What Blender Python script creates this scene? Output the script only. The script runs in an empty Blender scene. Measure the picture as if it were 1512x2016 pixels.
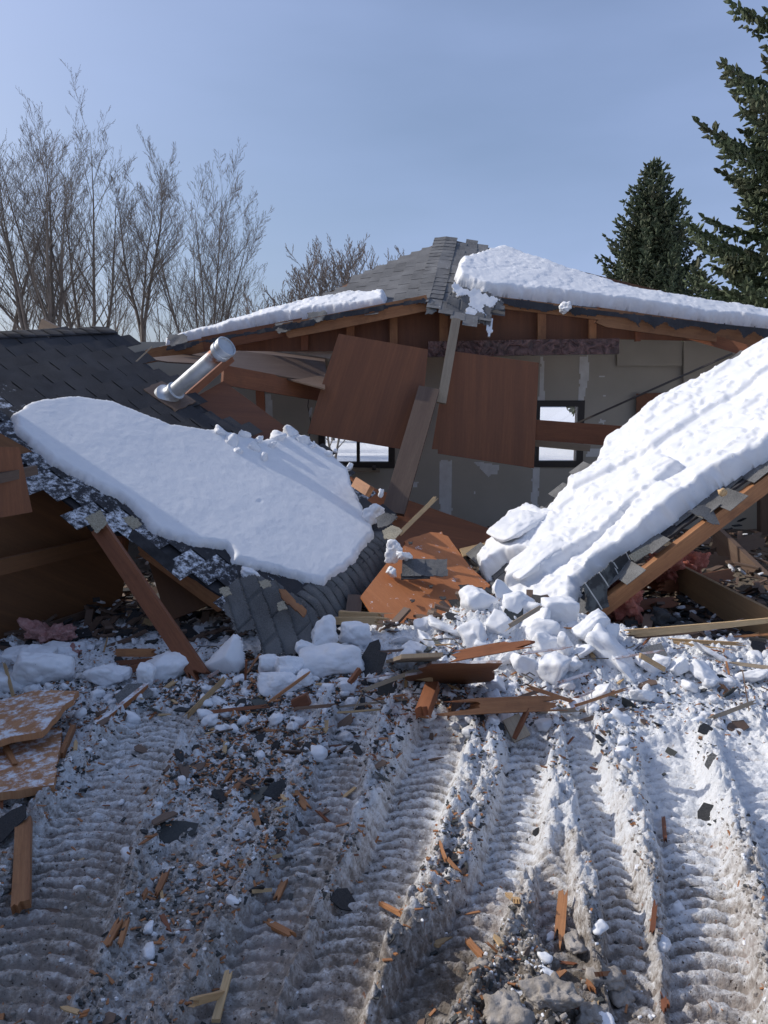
import bpy, bmesh, math, random
import numpy as np
from mathutils import Vector, Matrix, noise as mnoise
R = math.radians
sc = bpy.context.scene
COL = sc.collection

# ------------------------------------------------------------------ camera, sky, sun, exposure
EYE = 1.6
PITCH = R(7.8)
cam_d = bpy.data.cameras.new('camera'); cam = bpy.data.objects.new('camera', cam_d); COL.objects.link(cam)
cam_d.sensor_fit = 'VERTICAL'; cam_d.sensor_height = 36.0; cam_d.sensor_width = 27.0; cam_d.lens = 27.0
cam_d.clip_start = 0.05; cam_d.clip_end = 3000
cam.location = (0, 0, EYE); cam.rotation_euler = (R(90) - PITCH, 0, 0)
sc.camera = cam

SUN = Vector((-1.0, 0.30, 0.76)).normalized()        # direction to the sun
SUN_EL = math.asin(SUN.z); SUN_ROT = math.atan2(SUN.x, SUN.y)
world = bpy.data.worlds.new("World"); sc.world = world; world.use_nodes = True
wn = world.node_tree; wn.nodes.clear()
wo = wn.nodes.new('ShaderNodeOutputWorld'); wb = wn.nodes.new('ShaderNodeBackground')
sky = wn.nodes.new('ShaderNodeTexSky'); sky.sky_type = 'NISHITA'; sky.sun_disc = False
sky.sun_elevation = SUN_EL; sky.sun_rotation = SUN_ROT % (2 * math.pi)
sky.air_density = 1.0; sky.dust_density = 4.0; sky.ozone_density = 3.5; sky.altitude = 200
tcw = wn.nodes.new('ShaderNodeTexCoord'); mpw = wn.nodes.new('ShaderNodeMapping'); mpw.inputs['Scale'].default_value = (1.0, 1.0, 3.5)
mpw.inputs['Rotation'].default_value = (0.15, 0.25, 0.4)
nzw = wn.nodes.new('ShaderNodeTexNoise'); nzw.inputs['Scale'].default_value = 1.3; nzw.inputs['Detail'].default_value = 5; nzw.inputs['Roughness'].default_value = .45
rpw = wn.nodes.new('ShaderNodeMapRange'); rpw.inputs[1].default_value = .35; rpw.inputs[2].default_value = .8
rpw.inputs[3].default_value = .12; rpw.inputs[4].default_value = .68
mxw = wn.nodes.new('ShaderNodeMixRGB'); mxw.inputs[2].default_value = (3.6, 4.6, 7.5, 1)      # thin high cirrus
wn.links.new(tcw.outputs['Generated'], mpw.inputs[0]); wn.links.new(mpw.outputs[0], nzw.inputs['Vector'])
wn.links.new(nzw.outputs['Fac'], rpw.inputs[0]); wn.links.new(rpw.outputs[0], mxw.inputs[0])
wn.links.new(sky.outputs[0], mxw.inputs[1]); wn.links.new(mxw.outputs[0], wb.inputs[0])
wb.inputs[1].default_value = 0.148
wn.links.new(wb.outputs[0], wo.inputs[0])

sl = bpy.data.lights.new('sun', 'SUN'); sl.energy = 3.5; sl.angle = R(0.5); sl.color = (1.0, .94, .85)
so = bpy.data.objects.new('sun', sl); COL.objects.link(so); so.rotation_euler = SUN.to_track_quat('Z', 'Y').to_euler()
so.location = (0, 0, 30)
sc.view_settings.view_transform = 'Standard'; sc.view_settings.look = 'None'
sc.view_settings.gamma = 1; sc.view_settings.exposure = -0.2
sc.cycles.caustics_reflective = False; sc.cycles.caustics_refractive = False; sc.cycles.max_bounces = 6; sc.cycles.diffuse_bounces = 4; sc.cycles.transparent_max_bounces = 8

rng = np.random.default_rng(7)
rnd = random.Random(11)

# ------------------------------------------------------------------ picking points of the place
FW = Vector((0, math.cos(PITCH), -math.sin(PITCH))); UP = Vector((0, math.sin(PITCH), math.cos(PITCH)))
CAM = Vector((0, 0, EYE)); FPX = 1512.0
def ray(px, py):
    return FW + Vector((1, 0, 0)) * ((px - 756) / FPX) + UP * ((1008 - py) / FPX)
def P(px, py, Y):
    d = ray(px, py); return CAM + d * (Y / d.y)

class Plane:
    """origin, u (along), v (across), n (up)"""
    def __init__(s, a, b, c, up=Vector((0, 0, 1))):
        s.o = a.copy(); s.u = (b - a).normalized()
        w = c - a; s.v = (w - s.u * w.dot(s.u)).normalized(); s.n = s.u.cross(s.v)
        if s.n.dot(up) < 0: s.n = -s.n
    def hit(s, px, py):
        d = ray(px, py); t = (s.o - CAM).dot(s.n) / d.dot(s.n); return CAM + d * t
    def uv(s, p):
        w = p - s.o; return (w.dot(s.u), w.dot(s.v))
    def pt(s, u, v, h=0.0): return s.o + s.u * u + s.v * v + s.n * h
    def poly(s, pts): return np.array([s.uv(s.hit(*q)) for q in pts])
    def world(s, uvh):
        O = np.array(s.o); M = np.array([s.u, s.v, s.n]); return O + uvh @ M

# ------------------------------------------------------------------ numpy noise
def vnoise(p, seed=0):
    p = np.asarray(p, float); i = np.floor(p).astype(np.int64); f = p - i; f = f * f * (3 - 2 * f)
    out = 0
    for dx in (0, 1):
        for dy in (0, 1):
            for dz in (0, 1):
                h = ((i[:, 0] + dx) * 374761393 + (i[:, 1] + dy) * 668265263 + (i[:, 2] + dz) * 2147483647 + seed * 974634777) & 0xffffffff
                h = ((h ^ (h >> 13)) * 1274126177) & 0xffffffff; h = (h ^ (h >> 16)) & 0xffffff
                w = (f[:, 0] if dx else 1 - f[:, 0]) * (f[:, 1] if dy else 1 - f[:, 1]) * (f[:, 2] if dz else 1 - f[:, 2])
                out = out + w * (h / 16777215.0)
    return out * 2 - 1
def fbm(p, octv=4, seed=0, gain=.5):
    a, s, t = 1.0, 0, 0
    p = np.asarray(p, float)
    for k in range(octv):
        s = s + a * vnoise(p, seed + k * 17); t += a; a *= gain; p = p * 2.03 + 11.7
    return s / t
def n2(x, y, sc_, octv=3, seed=0, gain=.5):
    return fbm(np.stack([x * sc_, y * sc_, np.full_like(x, .37)], 1), octv, seed, gain)
def sd_poly(pt, poly):
    """signed distance, positive inside"""
    d = np.full(len(pt), 1e9); ins = np.zeros(len(pt), bool); n = len(poly)
    for i in range(n):
        a = poly[i]; b = poly[(i + 1) % n]; e = b - a; w = pt - a
        t = np.clip((w @ e) / (e @ e + 1e-12), 0, 1); q = w - t[:, None] * e
        d = np.minimum(d, np.hypot(q[:, 0], q[:, 1]))
        c = ((a[1] > pt[:, 1]) != (b[1] > pt[:, 1])) & (pt[:, 0] < (b[0] - a[0]) * (pt[:, 1] - a[1]) / (b[1] - a[1] + 1e-12) + a[0])
        ins ^= c
    return np.where(ins, d, -d)
def sstep(a, b, x):
    t = np.clip((x - a) / (b - a), 0, 1); return t * t * (3 - 2 * t)

# ------------------------------------------------------------------ materials
MATS = {}
def mat(name, build):
    m = bpy.data.materials.new(name); m.use_nodes = True; nt = m.node_tree; nt.nodes.clear()
    out = nt.nodes.new('ShaderNodeOutputMaterial'); b = nt.nodes.new('ShaderNodeBsdfPrincipled'); nt.links.new(b.outputs[0], out.inputs[0])
    class N: pass
    h = N(); h.nt = nt; h.b = b
    def node(t, **kw):
        n = nt.nodes.new(t)
        for k, v in kw.items(): setattr(n, k, v)
        return n
    def link(a, c): nt.links.new(a, c)
    def noise(vec, scale, detail=4, rough=.55, dist=0):
        n = node('ShaderNodeTexNoise'); n.inputs['Scale'].default_value = scale; n.inputs['Detail'].default_value = detail
        n.inputs['Roughness'].default_value = rough; n.inputs['Distortion'].default_value = dist
        if vec is not None: link(vec, n.inputs['Vector'])
        return n.outputs['Fac']
    def rng_(v, a, c, lo=0, hi=1):
        n = node('ShaderNodeMapRange'); n.inputs[1].default_value = a; n.inputs[2].default_value = c
        n.inputs[3].default_value = lo; n.inputs[4].default_value = hi; link(v, n.inputs[0]); return n.outputs[0]
    def mix(f, c1, c2, blend='MIX'):
        n = node('ShaderNodeMixRGB', blend_type=blend)
        for s, v in ((0, f), (1, c1), (2, c2)):
            if hasattr(v, 'is_linked'): link(v, n.inputs[s])
            elif s == 0: n.inputs[0].default_value = v
            else: n.inputs[s].default_value = (*v, 1)
        return n.outputs[0]
    def math_(op, a, c=None):
        n = node('ShaderNodeMath', operation=op)
        for s, v in ((0, a), (1, c)):
            if v is None: continue
            if hasattr(v, 'is_linked'): link(v, n.inputs[s])
            else: n.inputs[s].default_value = v
        return n.outputs[0]
    def mapping(vec, scale, rot=(0, 0, 0)):
        n = node('ShaderNodeMapping'); n.inputs['Scale'].default_value = scale; n.inputs['Rotation'].default_value = rot; link(vec, n.inputs[0]); return n.outputs[0]
    def bump(hgt, strength, dist, prev=None):
        n = node('ShaderNodeBump'); n.inputs['Strength'].default_value = strength; n.inputs['Distance'].default_value = dist
        link(hgt, n.inputs['Height'])
        if prev is not None: link(prev, n.inputs['Normal'])
        return n.outputs[0]
    tc = node('ShaderNodeTexCoord')
    h.obj = tc.outputs['Object']; h.uv = tc.outputs['UV']; h.node = node; h.link = link; h.noise = noise; h.rng = rng_; h.mix = mix; h.math = math_; h.map = mapping; h.bump = bump
    def attr(n_): 
        n = node('ShaderNodeAttribute'); n.attribute_name = n_; return n.outputs['Fac']
    h.attr = attr
    def rndo(): return node('ShaderNodeObjectInfo').outputs['Random']
    h.rndo = rndo
    geo = node('ShaderNodeNewGeometry'); h.pos = geo.outputs['Position']; h.nrm = geo.outputs['Normal']
    def fin(col=None, rough=None, normal=None):
        if col is not None:
            if hasattr(col, 'is_linked'): link(col, b.inputs['Base Color'])
            else: b.inputs['Base Color'].default_value = (*col, 1)
        if rough is not None:
            if hasattr(rough, 'is_linked'): link(rough, b.inputs['Roughness'])
            else: b.inputs['Roughness'].default_value = rough
        if normal is not None: link(normal, b.inputs['Normal'])
    h.fin = fin
    build(h); MATS[name] = m; return m

def wood(name, c1, c2, c3=None, gscale=1.0, dust=0.0, rough=.65, stain=0.0, dark=(.03, .015, .01)):
    def f(h):
        g = h.map(h.uv, (1.2 * gscale, 26 * gscale, 1))
        w = h.noise(g, 3.0, 6, .6, .6)
        col = h.mix(h.rng(w, .3, .72), c1, c2)
        if c3: col = h.mix(h.rng(h.noise(h.map(h.uv, (.35, 5, 1)), 1.6, 3), .40, .75, 0, .75), col, c3)
        col = h.mix(h.rng(h.noise(h.map(h.uv, (4, 60, 1)), 5, 3), .4, .75, .0, .25), col, dark)
        if stain: col = h.mix(h.rng(h.noise(h.uv, 5, 5, .7), .5, .75, 0, stain), col, dark)
        k = h.rng(h.rndo(), 0, 1, .8, 1.15); hs = h.node('ShaderNodeHueSaturation'); h.link(k, hs.inputs['Value']); h.link(col, hs.inputs['Color']); col = hs.outputs[0]
        if dust:
            up = h.node('ShaderNodeSeparateXYZ'); h.link(h.nrm, up.inputs[0])
            d = h.math('MULTIPLY', h.rng(h.noise(h.pos, 14, 6, .75), .62 - dust * .35, .70 - dust * .25), h.rng(up.outputs[2], .2, .6))
            col = h.mix(d, col, (.76, .79, .84))
        h.fin(col, rough, h.bump(w, .25, .004))
    return mat(name, f)
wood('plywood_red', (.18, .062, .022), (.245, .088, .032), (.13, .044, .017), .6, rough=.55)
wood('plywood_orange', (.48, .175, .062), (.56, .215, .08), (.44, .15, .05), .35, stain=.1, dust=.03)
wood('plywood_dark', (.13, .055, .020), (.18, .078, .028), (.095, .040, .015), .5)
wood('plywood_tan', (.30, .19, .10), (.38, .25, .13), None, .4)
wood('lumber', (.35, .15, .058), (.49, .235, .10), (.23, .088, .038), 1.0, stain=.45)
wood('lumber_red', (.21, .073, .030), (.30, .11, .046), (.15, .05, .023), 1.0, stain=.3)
wood('lumber_fresh', (.50, .34, .17), (.62, .45, .25), (.42, .23, .10), 1.4, stain=.15)
wood('lumber_grey', (.30, .235, .165), (.40, .33, .24), (.24, .18, .13), 1.2)
wood('lumber_brown', (.13, .085, .062), (.19, .13, .095), (.10, .06, .045), 1.4)
wood('lumber_dusted', (.34, .12, .045), (.48, .2, .08), (.22, .075, .03), 1.0, dust=.75)
wood('plywood_snowy', (.30, .12, .05), (.42, .2, .09), (.24, .09, .035), .8, dust=.72)
wood('plywood_dusted', (.44, .21, .09), (.56, .30, .15), (.36, .15, .06), .8, dust=.42)

def f_snow(h):
    big = h.noise(h.pos, 2.0, 4); fine = h.noise(h.pos, 60, 5, .65); med = h.noise(h.pos, 14, 4)
    col = h.mix(h.rng(med, .3, .75), (.77, .79, .825), (.83, .84, .86))
    col = h.mix(h.rng(h.noise(h.pos, 37, 3, .6), .70, .78, 0, .6), col, (.25, .22, .2))
    h.fin(col, .55, h.bump(fine, .4, .005, h.bump(med, .10, .02)))
    h.b.inputs['Subsurface Weight'].default_value = .0
mat('snow', f_snow)
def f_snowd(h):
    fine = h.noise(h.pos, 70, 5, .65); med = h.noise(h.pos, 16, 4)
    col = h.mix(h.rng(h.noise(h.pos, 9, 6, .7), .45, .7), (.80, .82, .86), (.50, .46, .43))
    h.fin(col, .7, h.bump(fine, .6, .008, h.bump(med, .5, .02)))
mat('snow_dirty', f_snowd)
mat('clod', lambda h: h.fin(h.mix(h.rng(h.noise(h.pos, 18, 6, .7), .35, .7), (.42, .385, .35), (.20, .175, .15)), .9, h.bump(h.noise(h.pos, 60, 5), .7, .01)))

def f_ground(h):
    d = h.attr('dirt'); mud = h.attr('mud')
    n1 = h.noise(h.pos, 5.0, 8, .68); nf = h.noise(h.pos, 38, 6, .7); nff = h.noise(h.pos, 130, 3, .6)
    s = h.math('ADD', h.math('MULTIPLY', h.math('SUBTRACT', n1, .5), .9), h.math('MULTIPLY', h.math('SUBTRACT', nf, .5), 1.7))
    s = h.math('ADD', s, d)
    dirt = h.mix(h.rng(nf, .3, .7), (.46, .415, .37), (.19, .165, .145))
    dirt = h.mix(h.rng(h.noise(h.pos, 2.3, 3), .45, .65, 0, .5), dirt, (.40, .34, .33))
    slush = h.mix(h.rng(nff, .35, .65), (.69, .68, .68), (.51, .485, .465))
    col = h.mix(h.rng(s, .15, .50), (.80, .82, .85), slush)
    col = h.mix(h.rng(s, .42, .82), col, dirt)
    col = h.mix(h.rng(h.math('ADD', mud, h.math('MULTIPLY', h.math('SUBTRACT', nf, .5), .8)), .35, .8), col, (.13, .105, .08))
    # grit, splinters and needles trodden in
    sp = h.math('MULTIPLY', h.rng(h.noise(h.pos, 85, 2, .5), .66, .71), h.rng(s, .05, .4, .25, 1))
    col = h.mix(sp, col, (.07, .05, .04))
    sp2 = h.math('MULTIPLY', h.rng(h.noise(h.map(h.pos, (1, .45, 1), (0, 0, .6)), 60, 2, .5, .5), .69, .73), h.rng(s, .1, .5, .1, .8))
    col = h.mix(sp2, col, (.36, .17, .09))
    h.fin(col, .85, h.bump(nff, .7, .007, h.bump(nf, .9, .016)))
mat('ground', f_ground)

def f_shingle(dark, light, dust):
    def f(h):
        r = h.attr('rnd'); ds = h.attr('dust')
        gr = h.noise(h.pos, 160, 3, .7); bl = h.noise(h.pos, 4, 4)
        col = h.mix(h.rng(gr, .35, .68), dark, light)
        col = h.mix(h.rng(r, 0, 1, 0, .38), col, tuple(c * .55 for c in dark))
        col = h.mix(h.rng(bl, .4, .7, 0, .4), col, tuple(c * 1.5 for c in light))
        sn = h.math('ADD', h.math('MULTIPLY', h.noise(h.pos, 22, 6, .8), .9), h.math('MULTIPLY', ds, .5))
        col = h.mix(h.rng(sn, .66, .80), col, (.78, .81, .87))
        h.fin(col, .9, h.bump(gr, .6, .004))
    return f
mat('shingle_black', f_shingle((.022, .022, .026), (.055, .055, .062), .3))
mat('shingle_grey', f_shingle((.085, .086, .09), (.175, .176, .18), .2))
mat('shingle_mid', f_shingle((.045, .045, .048), (.21, .21, .205), .2))
mat('shingle_mat', f_shingle((.07, .07, .072), (.17, .17, .168), .2))
def f_fgrey(h):
    w = h.node('ShaderNodeTexWave'); w.inputs['Scale'].default_value = 2.2; w.inputs['Distortion'].default_value = .4; h.link(h.uv, w.inputs['Vector'])
    col = h.mix(h.rng(h.noise(h.pos, 9, 4), .45, .55), (.10, .11, .11), (.035, .037, .04)); col = h.mix(h.rng(w.outputs['Fac'], .985, .995), col, (.55, .55, .52))
    h.fin(col, .75, h.bump(h.noise(h.pos, 90, 3), .3, .003))
mat('felt_grey', f_fgrey)
def f_felt(h):
    h.fin(h.mix(h.rng(h.noise(h.pos, 8, 5), .4, .6), (.012, .012, .014), (.035, .035, .04)), .8, h.bump(h.noise(h.pos, 30, 4), .5, .01))
mat('felt', f_felt)
def f_frag(h):
    gr = h.noise(h.pos, 150, 3, .7)
    col = h.mix(h.rng(gr, .35, .7), (.018, .019, .022), (.05, .052, .055))
    k = h.rng(h.rndo(), .75, 1, 0, 1); col = h.mix(k, col, (.10, .105, .095))
    h.fin(col, .8, h.bump(gr, .5, .004))
mat('shingle_fragment', f_frag)
def f_shback(h):
    gr = h.noise(h.pos, 120, 3, .7)
    h.fin(h.mix(h.rng(gr, .4, .65), (.42, .38, .29), (.24, .21, .15)), .9, h.bump(gr, .4, .003))
mat('shingle_pale', f_shback)
def f_wall(h):
    b = h.noise(h.pos, 1.5, 4)
    col = h.mix(h.rng(b, .35, .7), (.43, .395, .33), (.50, .46, .39))
    h.fin(col, .85, h.bump(h.noise(h.pos, 20, 3), .1, .003))
mat('drywall', f_wall)
mat('plaster', lambda h: h.fin(h.mix(h.rng(h.noise(h.pos, 7, 5), .35, .7), (.80, .80, .78), (.66, .65, .62)), .9, h.bump(h.noise(h.pos, 25, 3), .3, .004)))
def f_galv(h):
    n = h.noise(h.obj, 9, 4)
    rust = h.math('MULTIPLY', h.rng(h.noise(h.obj, 11, 4, .6), .30, .46), h.attr('rust'))
    col = h.mix(h.rng(n, .35, .65), (.46, .49, .53), (.60, .63, .66)); col = h.mix(rust, col, (.23, .085, .035))
    h.fin(col, h.rng(n, .3, .7, .32, .5)); h.b.inputs['Metallic'].default_value = .55
mat('galvanised', f_galv)
def f_plast(h):
    n = h.noise(h.map(h.obj, (1, 1, 1)), 9, 5, .6, 2.0)
    h.fin(h.mix(h.rng(n, .4, .65), (.045, .014, .010), (.20, .10, .085)), .25, h.bump(n, 1.0, .03))
mat('plastic_wrap', f_plast)
def f_ins(h):
    n = h.noise(h.pos, 22, 6, .7)
    h.fin(h.mix(h.rng(n, .35, .65), (.50, .13, .09), (.66, .27, .20)), .95, h.bump(n, 1.0, .03))
mat('insulation', f_ins)
def f_ins2(h):
    n = h.noise(h.pos, 22, 6, .7)
    h.fin(h.mix(h.rng(n, .35, .65), (.45, .20, .18), (.62, .36, .33)), .95, h.bump(n, 1.0, .03))
mat('insulation_pink', f_ins2)
mat('frame_dark', lambda h: h.fin((.028, .02, .017), .5))
mat('iron', lambda h: h.fin((.06, .05, .045), .5))
mat('white_paint', lambda h: h.fin((.62, .63, .64), .6))
mat('concrete', lambda h: h.fin(h.mix(h.rng(h.noise(h.pos, 6, 6), .3, .7), (.05, .042, .036), (.12, .10, .085)), .9))
def f_glass(h):
    nt = h.nt; t = h.node('ShaderNodeBsdfTransparent'); g = h.node('ShaderNodeBsdfGlossy'); g.inputs['Roughness'].default_value = .02
    m = h.node('ShaderNodeMixShader'); fr = h.node('ShaderNodeFresnel'); fr.inputs[0].default_value = 1.45
    h.link(fr.outputs[0], m.inputs[0]); h.link(t.outputs[0], m.inputs[1]); h.link(g.outputs[0], m.inputs[2])
    out = [n for n in nt.nodes if n.type == 'OUTPUT_MATERIAL'][0]; nt.links.new(m.outputs[0], out.inputs[0])
mat('glass', f_glass)
mat('bark', lambda h: h.fin(h.mix(h.rng(h.noise(h.map(h.pos, (6, 6, 1.5)), 3, 5), .35, .65), (.13, .115, .10), (.25, .225, .195)), .9))
mat('twigs', lambda h: h.fin(h.mix(h.rng(h.noise(h.pos, 2, 3), .35, .65), (.10, .08, .066), (.175, .145, .12)), .9))
mat('twigs_brown', lambda h: h.fin(h.mix(h.rng(h.noise(h.pos, 2, 3), .35, .65), (.13, .105, .09), (.21, .17, .145)), .9))
def f_needle(c1, c2, c3):
    def f(h):
        r = h.attr('rnd')
        col = h.mix(h.rng(r, 0, 1), c1, c2); col = h.mix(h.rng(h.noise(h.pos, 1.6, 4), .48, .68), col, c3)
        h.fin(col, .75, h.bump(h.noise(h.pos, 60, 3), .8, .02))
    return f
mat('needles_far', f_needle((.038, .058, .026), (.075, .095, .045), (.06, .06, .03)))
mat('needles_near', f_needle((.035, .052, .022), (.085, .115, .05), (.07, .068, .03)))
mat('siding', lambda h: h.fin(h.mix(h.rng(h.noise(h.pos, 3, 4), .3, .7), (.20, .12, .08), (.26, .16, .11)), .7))

# ------------------------------------------------------------------ mesh helpers
def link_obj(name, me, m=None, parent=None):
    o = bpy.data.objects.new(name, me); COL.objects.link(o)
    if m is not None and me is not None: me.materials.append(MATS[m])
    if parent is not None: o.parent = parent
    return o
def mesh_np(name, V, F, smooth=False, attrs=None, uvs=None):
    me = bpy.data.meshes.new(name); V = np.asarray(V, np.float32)
    me.vertices.add(len(V)); me.vertices.foreach_set('co', V.ravel())
    F = np.asarray(F, np.int32); k = F.shape[1]
    me.loops.add(F.size); me.loops.foreach_set('vertex_index', F.ravel())
    me.polygons.add(len(F)); me.polygons.foreach_set('loop_start', np.arange(0, F.size, k, dtype=np.int32))
    me.polygons.foreach_set('loop_total', np.full(len(F), k, np.int32))
    me.polygons.foreach_set('use_smooth', np.full(len(F), bool(smooth)))
    if attrs:
        for n_, a in attrs.items():
            at = me.attributes.new(n_, 'FLOAT', 'POINT'); at.data.foreach_set('value', np.asarray(a, np.float32))
    if uvs is not None:
        ul = me.uv_layers.new(name='UVMap'); ul.data.foreach_set('uv', np.asarray(uvs, np.float32)[F.ravel()].ravel())
    me.update(calc_edges=True); me.validate(); return me
def tag(o, label, cat, group=None, kind='thing'):
    o['label'] = label; o['category'] = cat; o['kind'] = kind
    if group: o['group'] = group
    return o
def empty(name, loc, label, cat, group=None):
    o = bpy.data.objects.new(name, None); COL.objects.link(o); o.location = loc; o.empty_display_size = .1
    return tag(o, label, cat, group)
def finish(bm, name, m, parent=None, smooth=False, world_to=None):
    bm.normal_update(); me = bpy.data.meshes.new(name); bm.to_mesh(me); bm.free()
    if smooth:
        for p in me.polygons: p.use_smooth = True
    o = link_obj(name, me, m, parent)
    return o
def rebase(o, c):
    """put an object's origin at c (its base) while its mesh stays where it is"""
    me = o.data; me.transform(Matrix.Translation(-Vector(c))); o.location = c
def under(parent, o):
    """o has world-space mesh; parent is an empty at some location without rotation"""
    o.parent = parent; o.data.transform(Matrix.Translation(-parent.location)) if o.type == 'MESH' else None
    return o

def plank_mesh(name, p0, p1, w, t, side, jag0=0.0, jag1=0.0, strips=6, bow=0.0, seed=0, taper0=1.0, taper1=1.0):
    """a board from p0 to p1; width w along 'side', thickness t; jagged broken ends"""
    r = random.Random(seed)
    ax = (p1 - p0); L = ax.length; ax.normalize(); s = (side - ax * side.dot(ax)).normalized(); n = ax.cross(s)
    segs = max(3, int(L / .25) + 2) if (bow or taper0 != 1 or taper1 != 1) else 3
    e0 = [-(jag0 * r.random() ** 1.5) if jag0 else 0 for _ in range(strips + 1)]
    e1 = [(jag1 * r.random() ** 1.5) if jag1 else 0 for _ in range(strips + 1)]
    V = []; UV = []; ou = r.random() * 20; ov = r.random() * 20
    for i in range(segs + 1):
        f = i / segs
        for layer in (0, 1):
            for j in range(strips + 1):
                g = j / strips - .5
                x = f * L
                if i == 0: x = e0[j] + (layer * jag0 * .2 * r.random()) + jag0 * .5
                if i == segs: x = L + e1[j] - jag1 * .5 - layer * jag1 * .2 * r.random()
                ww = w * (taper0 + (taper1 - taper0) * f)
                p = p0 + ax * x + s * (g * ww) + n * ((layer - .5) * t) + n * (bow * math.sin(math.pi * f))
                if jag0 or jag1: p = p + s * (r.uniform(-1, 1) * .001)
                V.append(p); UV.append((ou + x, ov + g * ww + layer * (t + w)))
    F = []; row = 2 * (strips + 1)
    def id_(i, l, j): return i * row + l * (strips + 1) + j
    for i in range(segs):
        for j in range(strips):
            F.append((id_(i, 0, j), id_(i, 0, j + 1), id_(i + 1, 0, j + 1), id_(i + 1, 0, j)))
            F.append((id_(i, 1, j), id_(i + 1, 1, j), id_(i + 1, 1, j + 1), id_(i, 1, j + 1)))
        F.append((id_(i, 0, 0), id_(i + 1, 0, 0), id_(i + 1, 1, 0), id_(i, 1, 0)))
        F.append((id_(i, 0, strips), id_(i, 1, strips), id_(i + 1, 1, strips), id_(i + 1, 0, strips)))
    for j in range(strips):
        F.append((id_(0, 0, j), id_(0, 1, j), id_(0, 1, j + 1), id_(0, 0, j + 1)))
        F.append((id_(segs, 0, j), id_(segs, 0, j + 1), id_(segs, 1, j + 1), id_(segs, 1, j)))
    return mesh_np(name, np.array([tuple(v) for v in V]), np.array(F), uvs=np.array(UV))
_seed = [100]
def plank(name, m, p0, p1, w, t, side=None, label=None, cat='board', group=None, parent=None, **kw):
    if side is None:
        side = UP
    _seed[0] += 1
    c = (p0 + p1) / 2
    me = plank_mesh(name, p0, p1, w, t, side, seed=_seed[0], **kw)
    if parent is not None:
        me.transform(Matrix.Translation(-parent.location)); return link_obj(name, me, m, parent)
    o = link_obj(name, me, m); rebase(o, c)
    if label: tag(o, label, cat, group)
    return o

def jag_poly(pts, amp, step, seed):
    """subdivide polygon edges flagged by amplitude, so torn edges are ragged. pts (N,2), amp list per edge"""
    r = random.Random(seed); out = []
    n = len(pts)
    for i in range(n):
        a = np.array(pts[i]); b = np.array(pts[(i + 1) % n]); am = amp[i] if hasattr(amp, '__len__') else amp
        out.append(tuple(a))
        if am:
            L = np.linalg.norm(b - a); k = max(1, int(L / step)); nrm = np.array((-(b - a)[1], (b - a)[0])) / max(L, 1e-9)
            for q in range(1, k):
                out.append(tuple(a + (b - a) * ((q + r.uniform(-.35, .35)) / k) + nrm * r.uniform(-am, am)))
    return out
def slab_mesh(name, pl, poly, t, grain=0.0, warp=0.0):
    """flat sheet with outline poly (u,v) on plane pl, thickness t below the plane's n"""
    bm = bmesh.new(); uvl = bm.loops.layers.uv.new('UVMap')
    a = sum(poly[i][0] * poly[(i + 1) % len(poly)][1] - poly[(i + 1) % len(poly)][0] * poly[i][1] for i in range(len(poly)))
    if a < 0: poly = poly[::-1]
    flip = pl.u.cross(pl.v).dot(pl.n) < 0
    if flip: poly = poly[::-1]
    top = [bm.verts.new(pl.pt(u, v)) for u, v in poly]; bot = [bm.verts.new(pl.pt(u, v, -t)) for u, v in poly]
    cg, sg = math.cos(grain), math.sin(grain)
    def uvf(p):
        u, v = pl.uv(p); return (u * cg + v * sg, -u * sg + v * cg)
    fs = [bm.faces.new(top), bm.faces.new(bot[::-1])]
    n = len(poly)
    for i in range(n):
        fs.append(bm.faces.new((top[i], bot[i], bot[(i + 1) % n], top[(i + 1) % n])))
    ou, ov = rnd.random() * 9, rnd.random() * 9
    for f in fs:
        for l in f.loops:
            q = uvf(l.vert.co); l[uvl].uv = (q[0] + ou, q[1] + ov)
    if len(poly) > 4:
        bmesh.ops.triangulate(bm, faces=fs[:2])
    me = bpy.data.meshes.new(name); bm.normal_update(); bm.to_mesh(me); bm.free(); return me
def fit_plane(pts, toward=None):
    A = np.array([tuple(p) for p in pts]); c = A.mean(0); _, _, vt = np.linalg.svd(A - c)
    o = Vector(c); u = Vector(vt[0]); v = Vector(vt[1])
    pl = Plane(o, o + u, o + v, up=(CAM - o) if toward is None else toward); return pl
def panel(name, m, pts, t, label=None, cat='board', group=None, parent=None, amp=0.0, step=.05, grain=0.0, toward=None, along=None):
    """pts: (px, py, Y) corners, a rigid sheet"""
    W = [P(*q) for q in pts]; pl = fit_plane(W, toward)
    if along: e_ = W[along[1]] - W[along[0]]; grain = math.atan2(e_.dot(pl.v), e_.dot(pl.u))
    poly = [pl.uv(pl.hit(q[0], q[1])) for q in pts]
    _seed[0] += 1
    if amp or hasattr(amp, '__len__'): poly = jag_poly(poly, amp, step, _seed[0])
    me = slab_mesh(name, pl, poly, t, grain)
    if parent is not None:
        me.transform(Matrix.Translation(-parent.location)); return link_obj(name, me, m, parent)
    o = link_obj(name, me, m); rebase(o, pl.o)
    if label: tag(o, label, cat, group)
    return o

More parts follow.
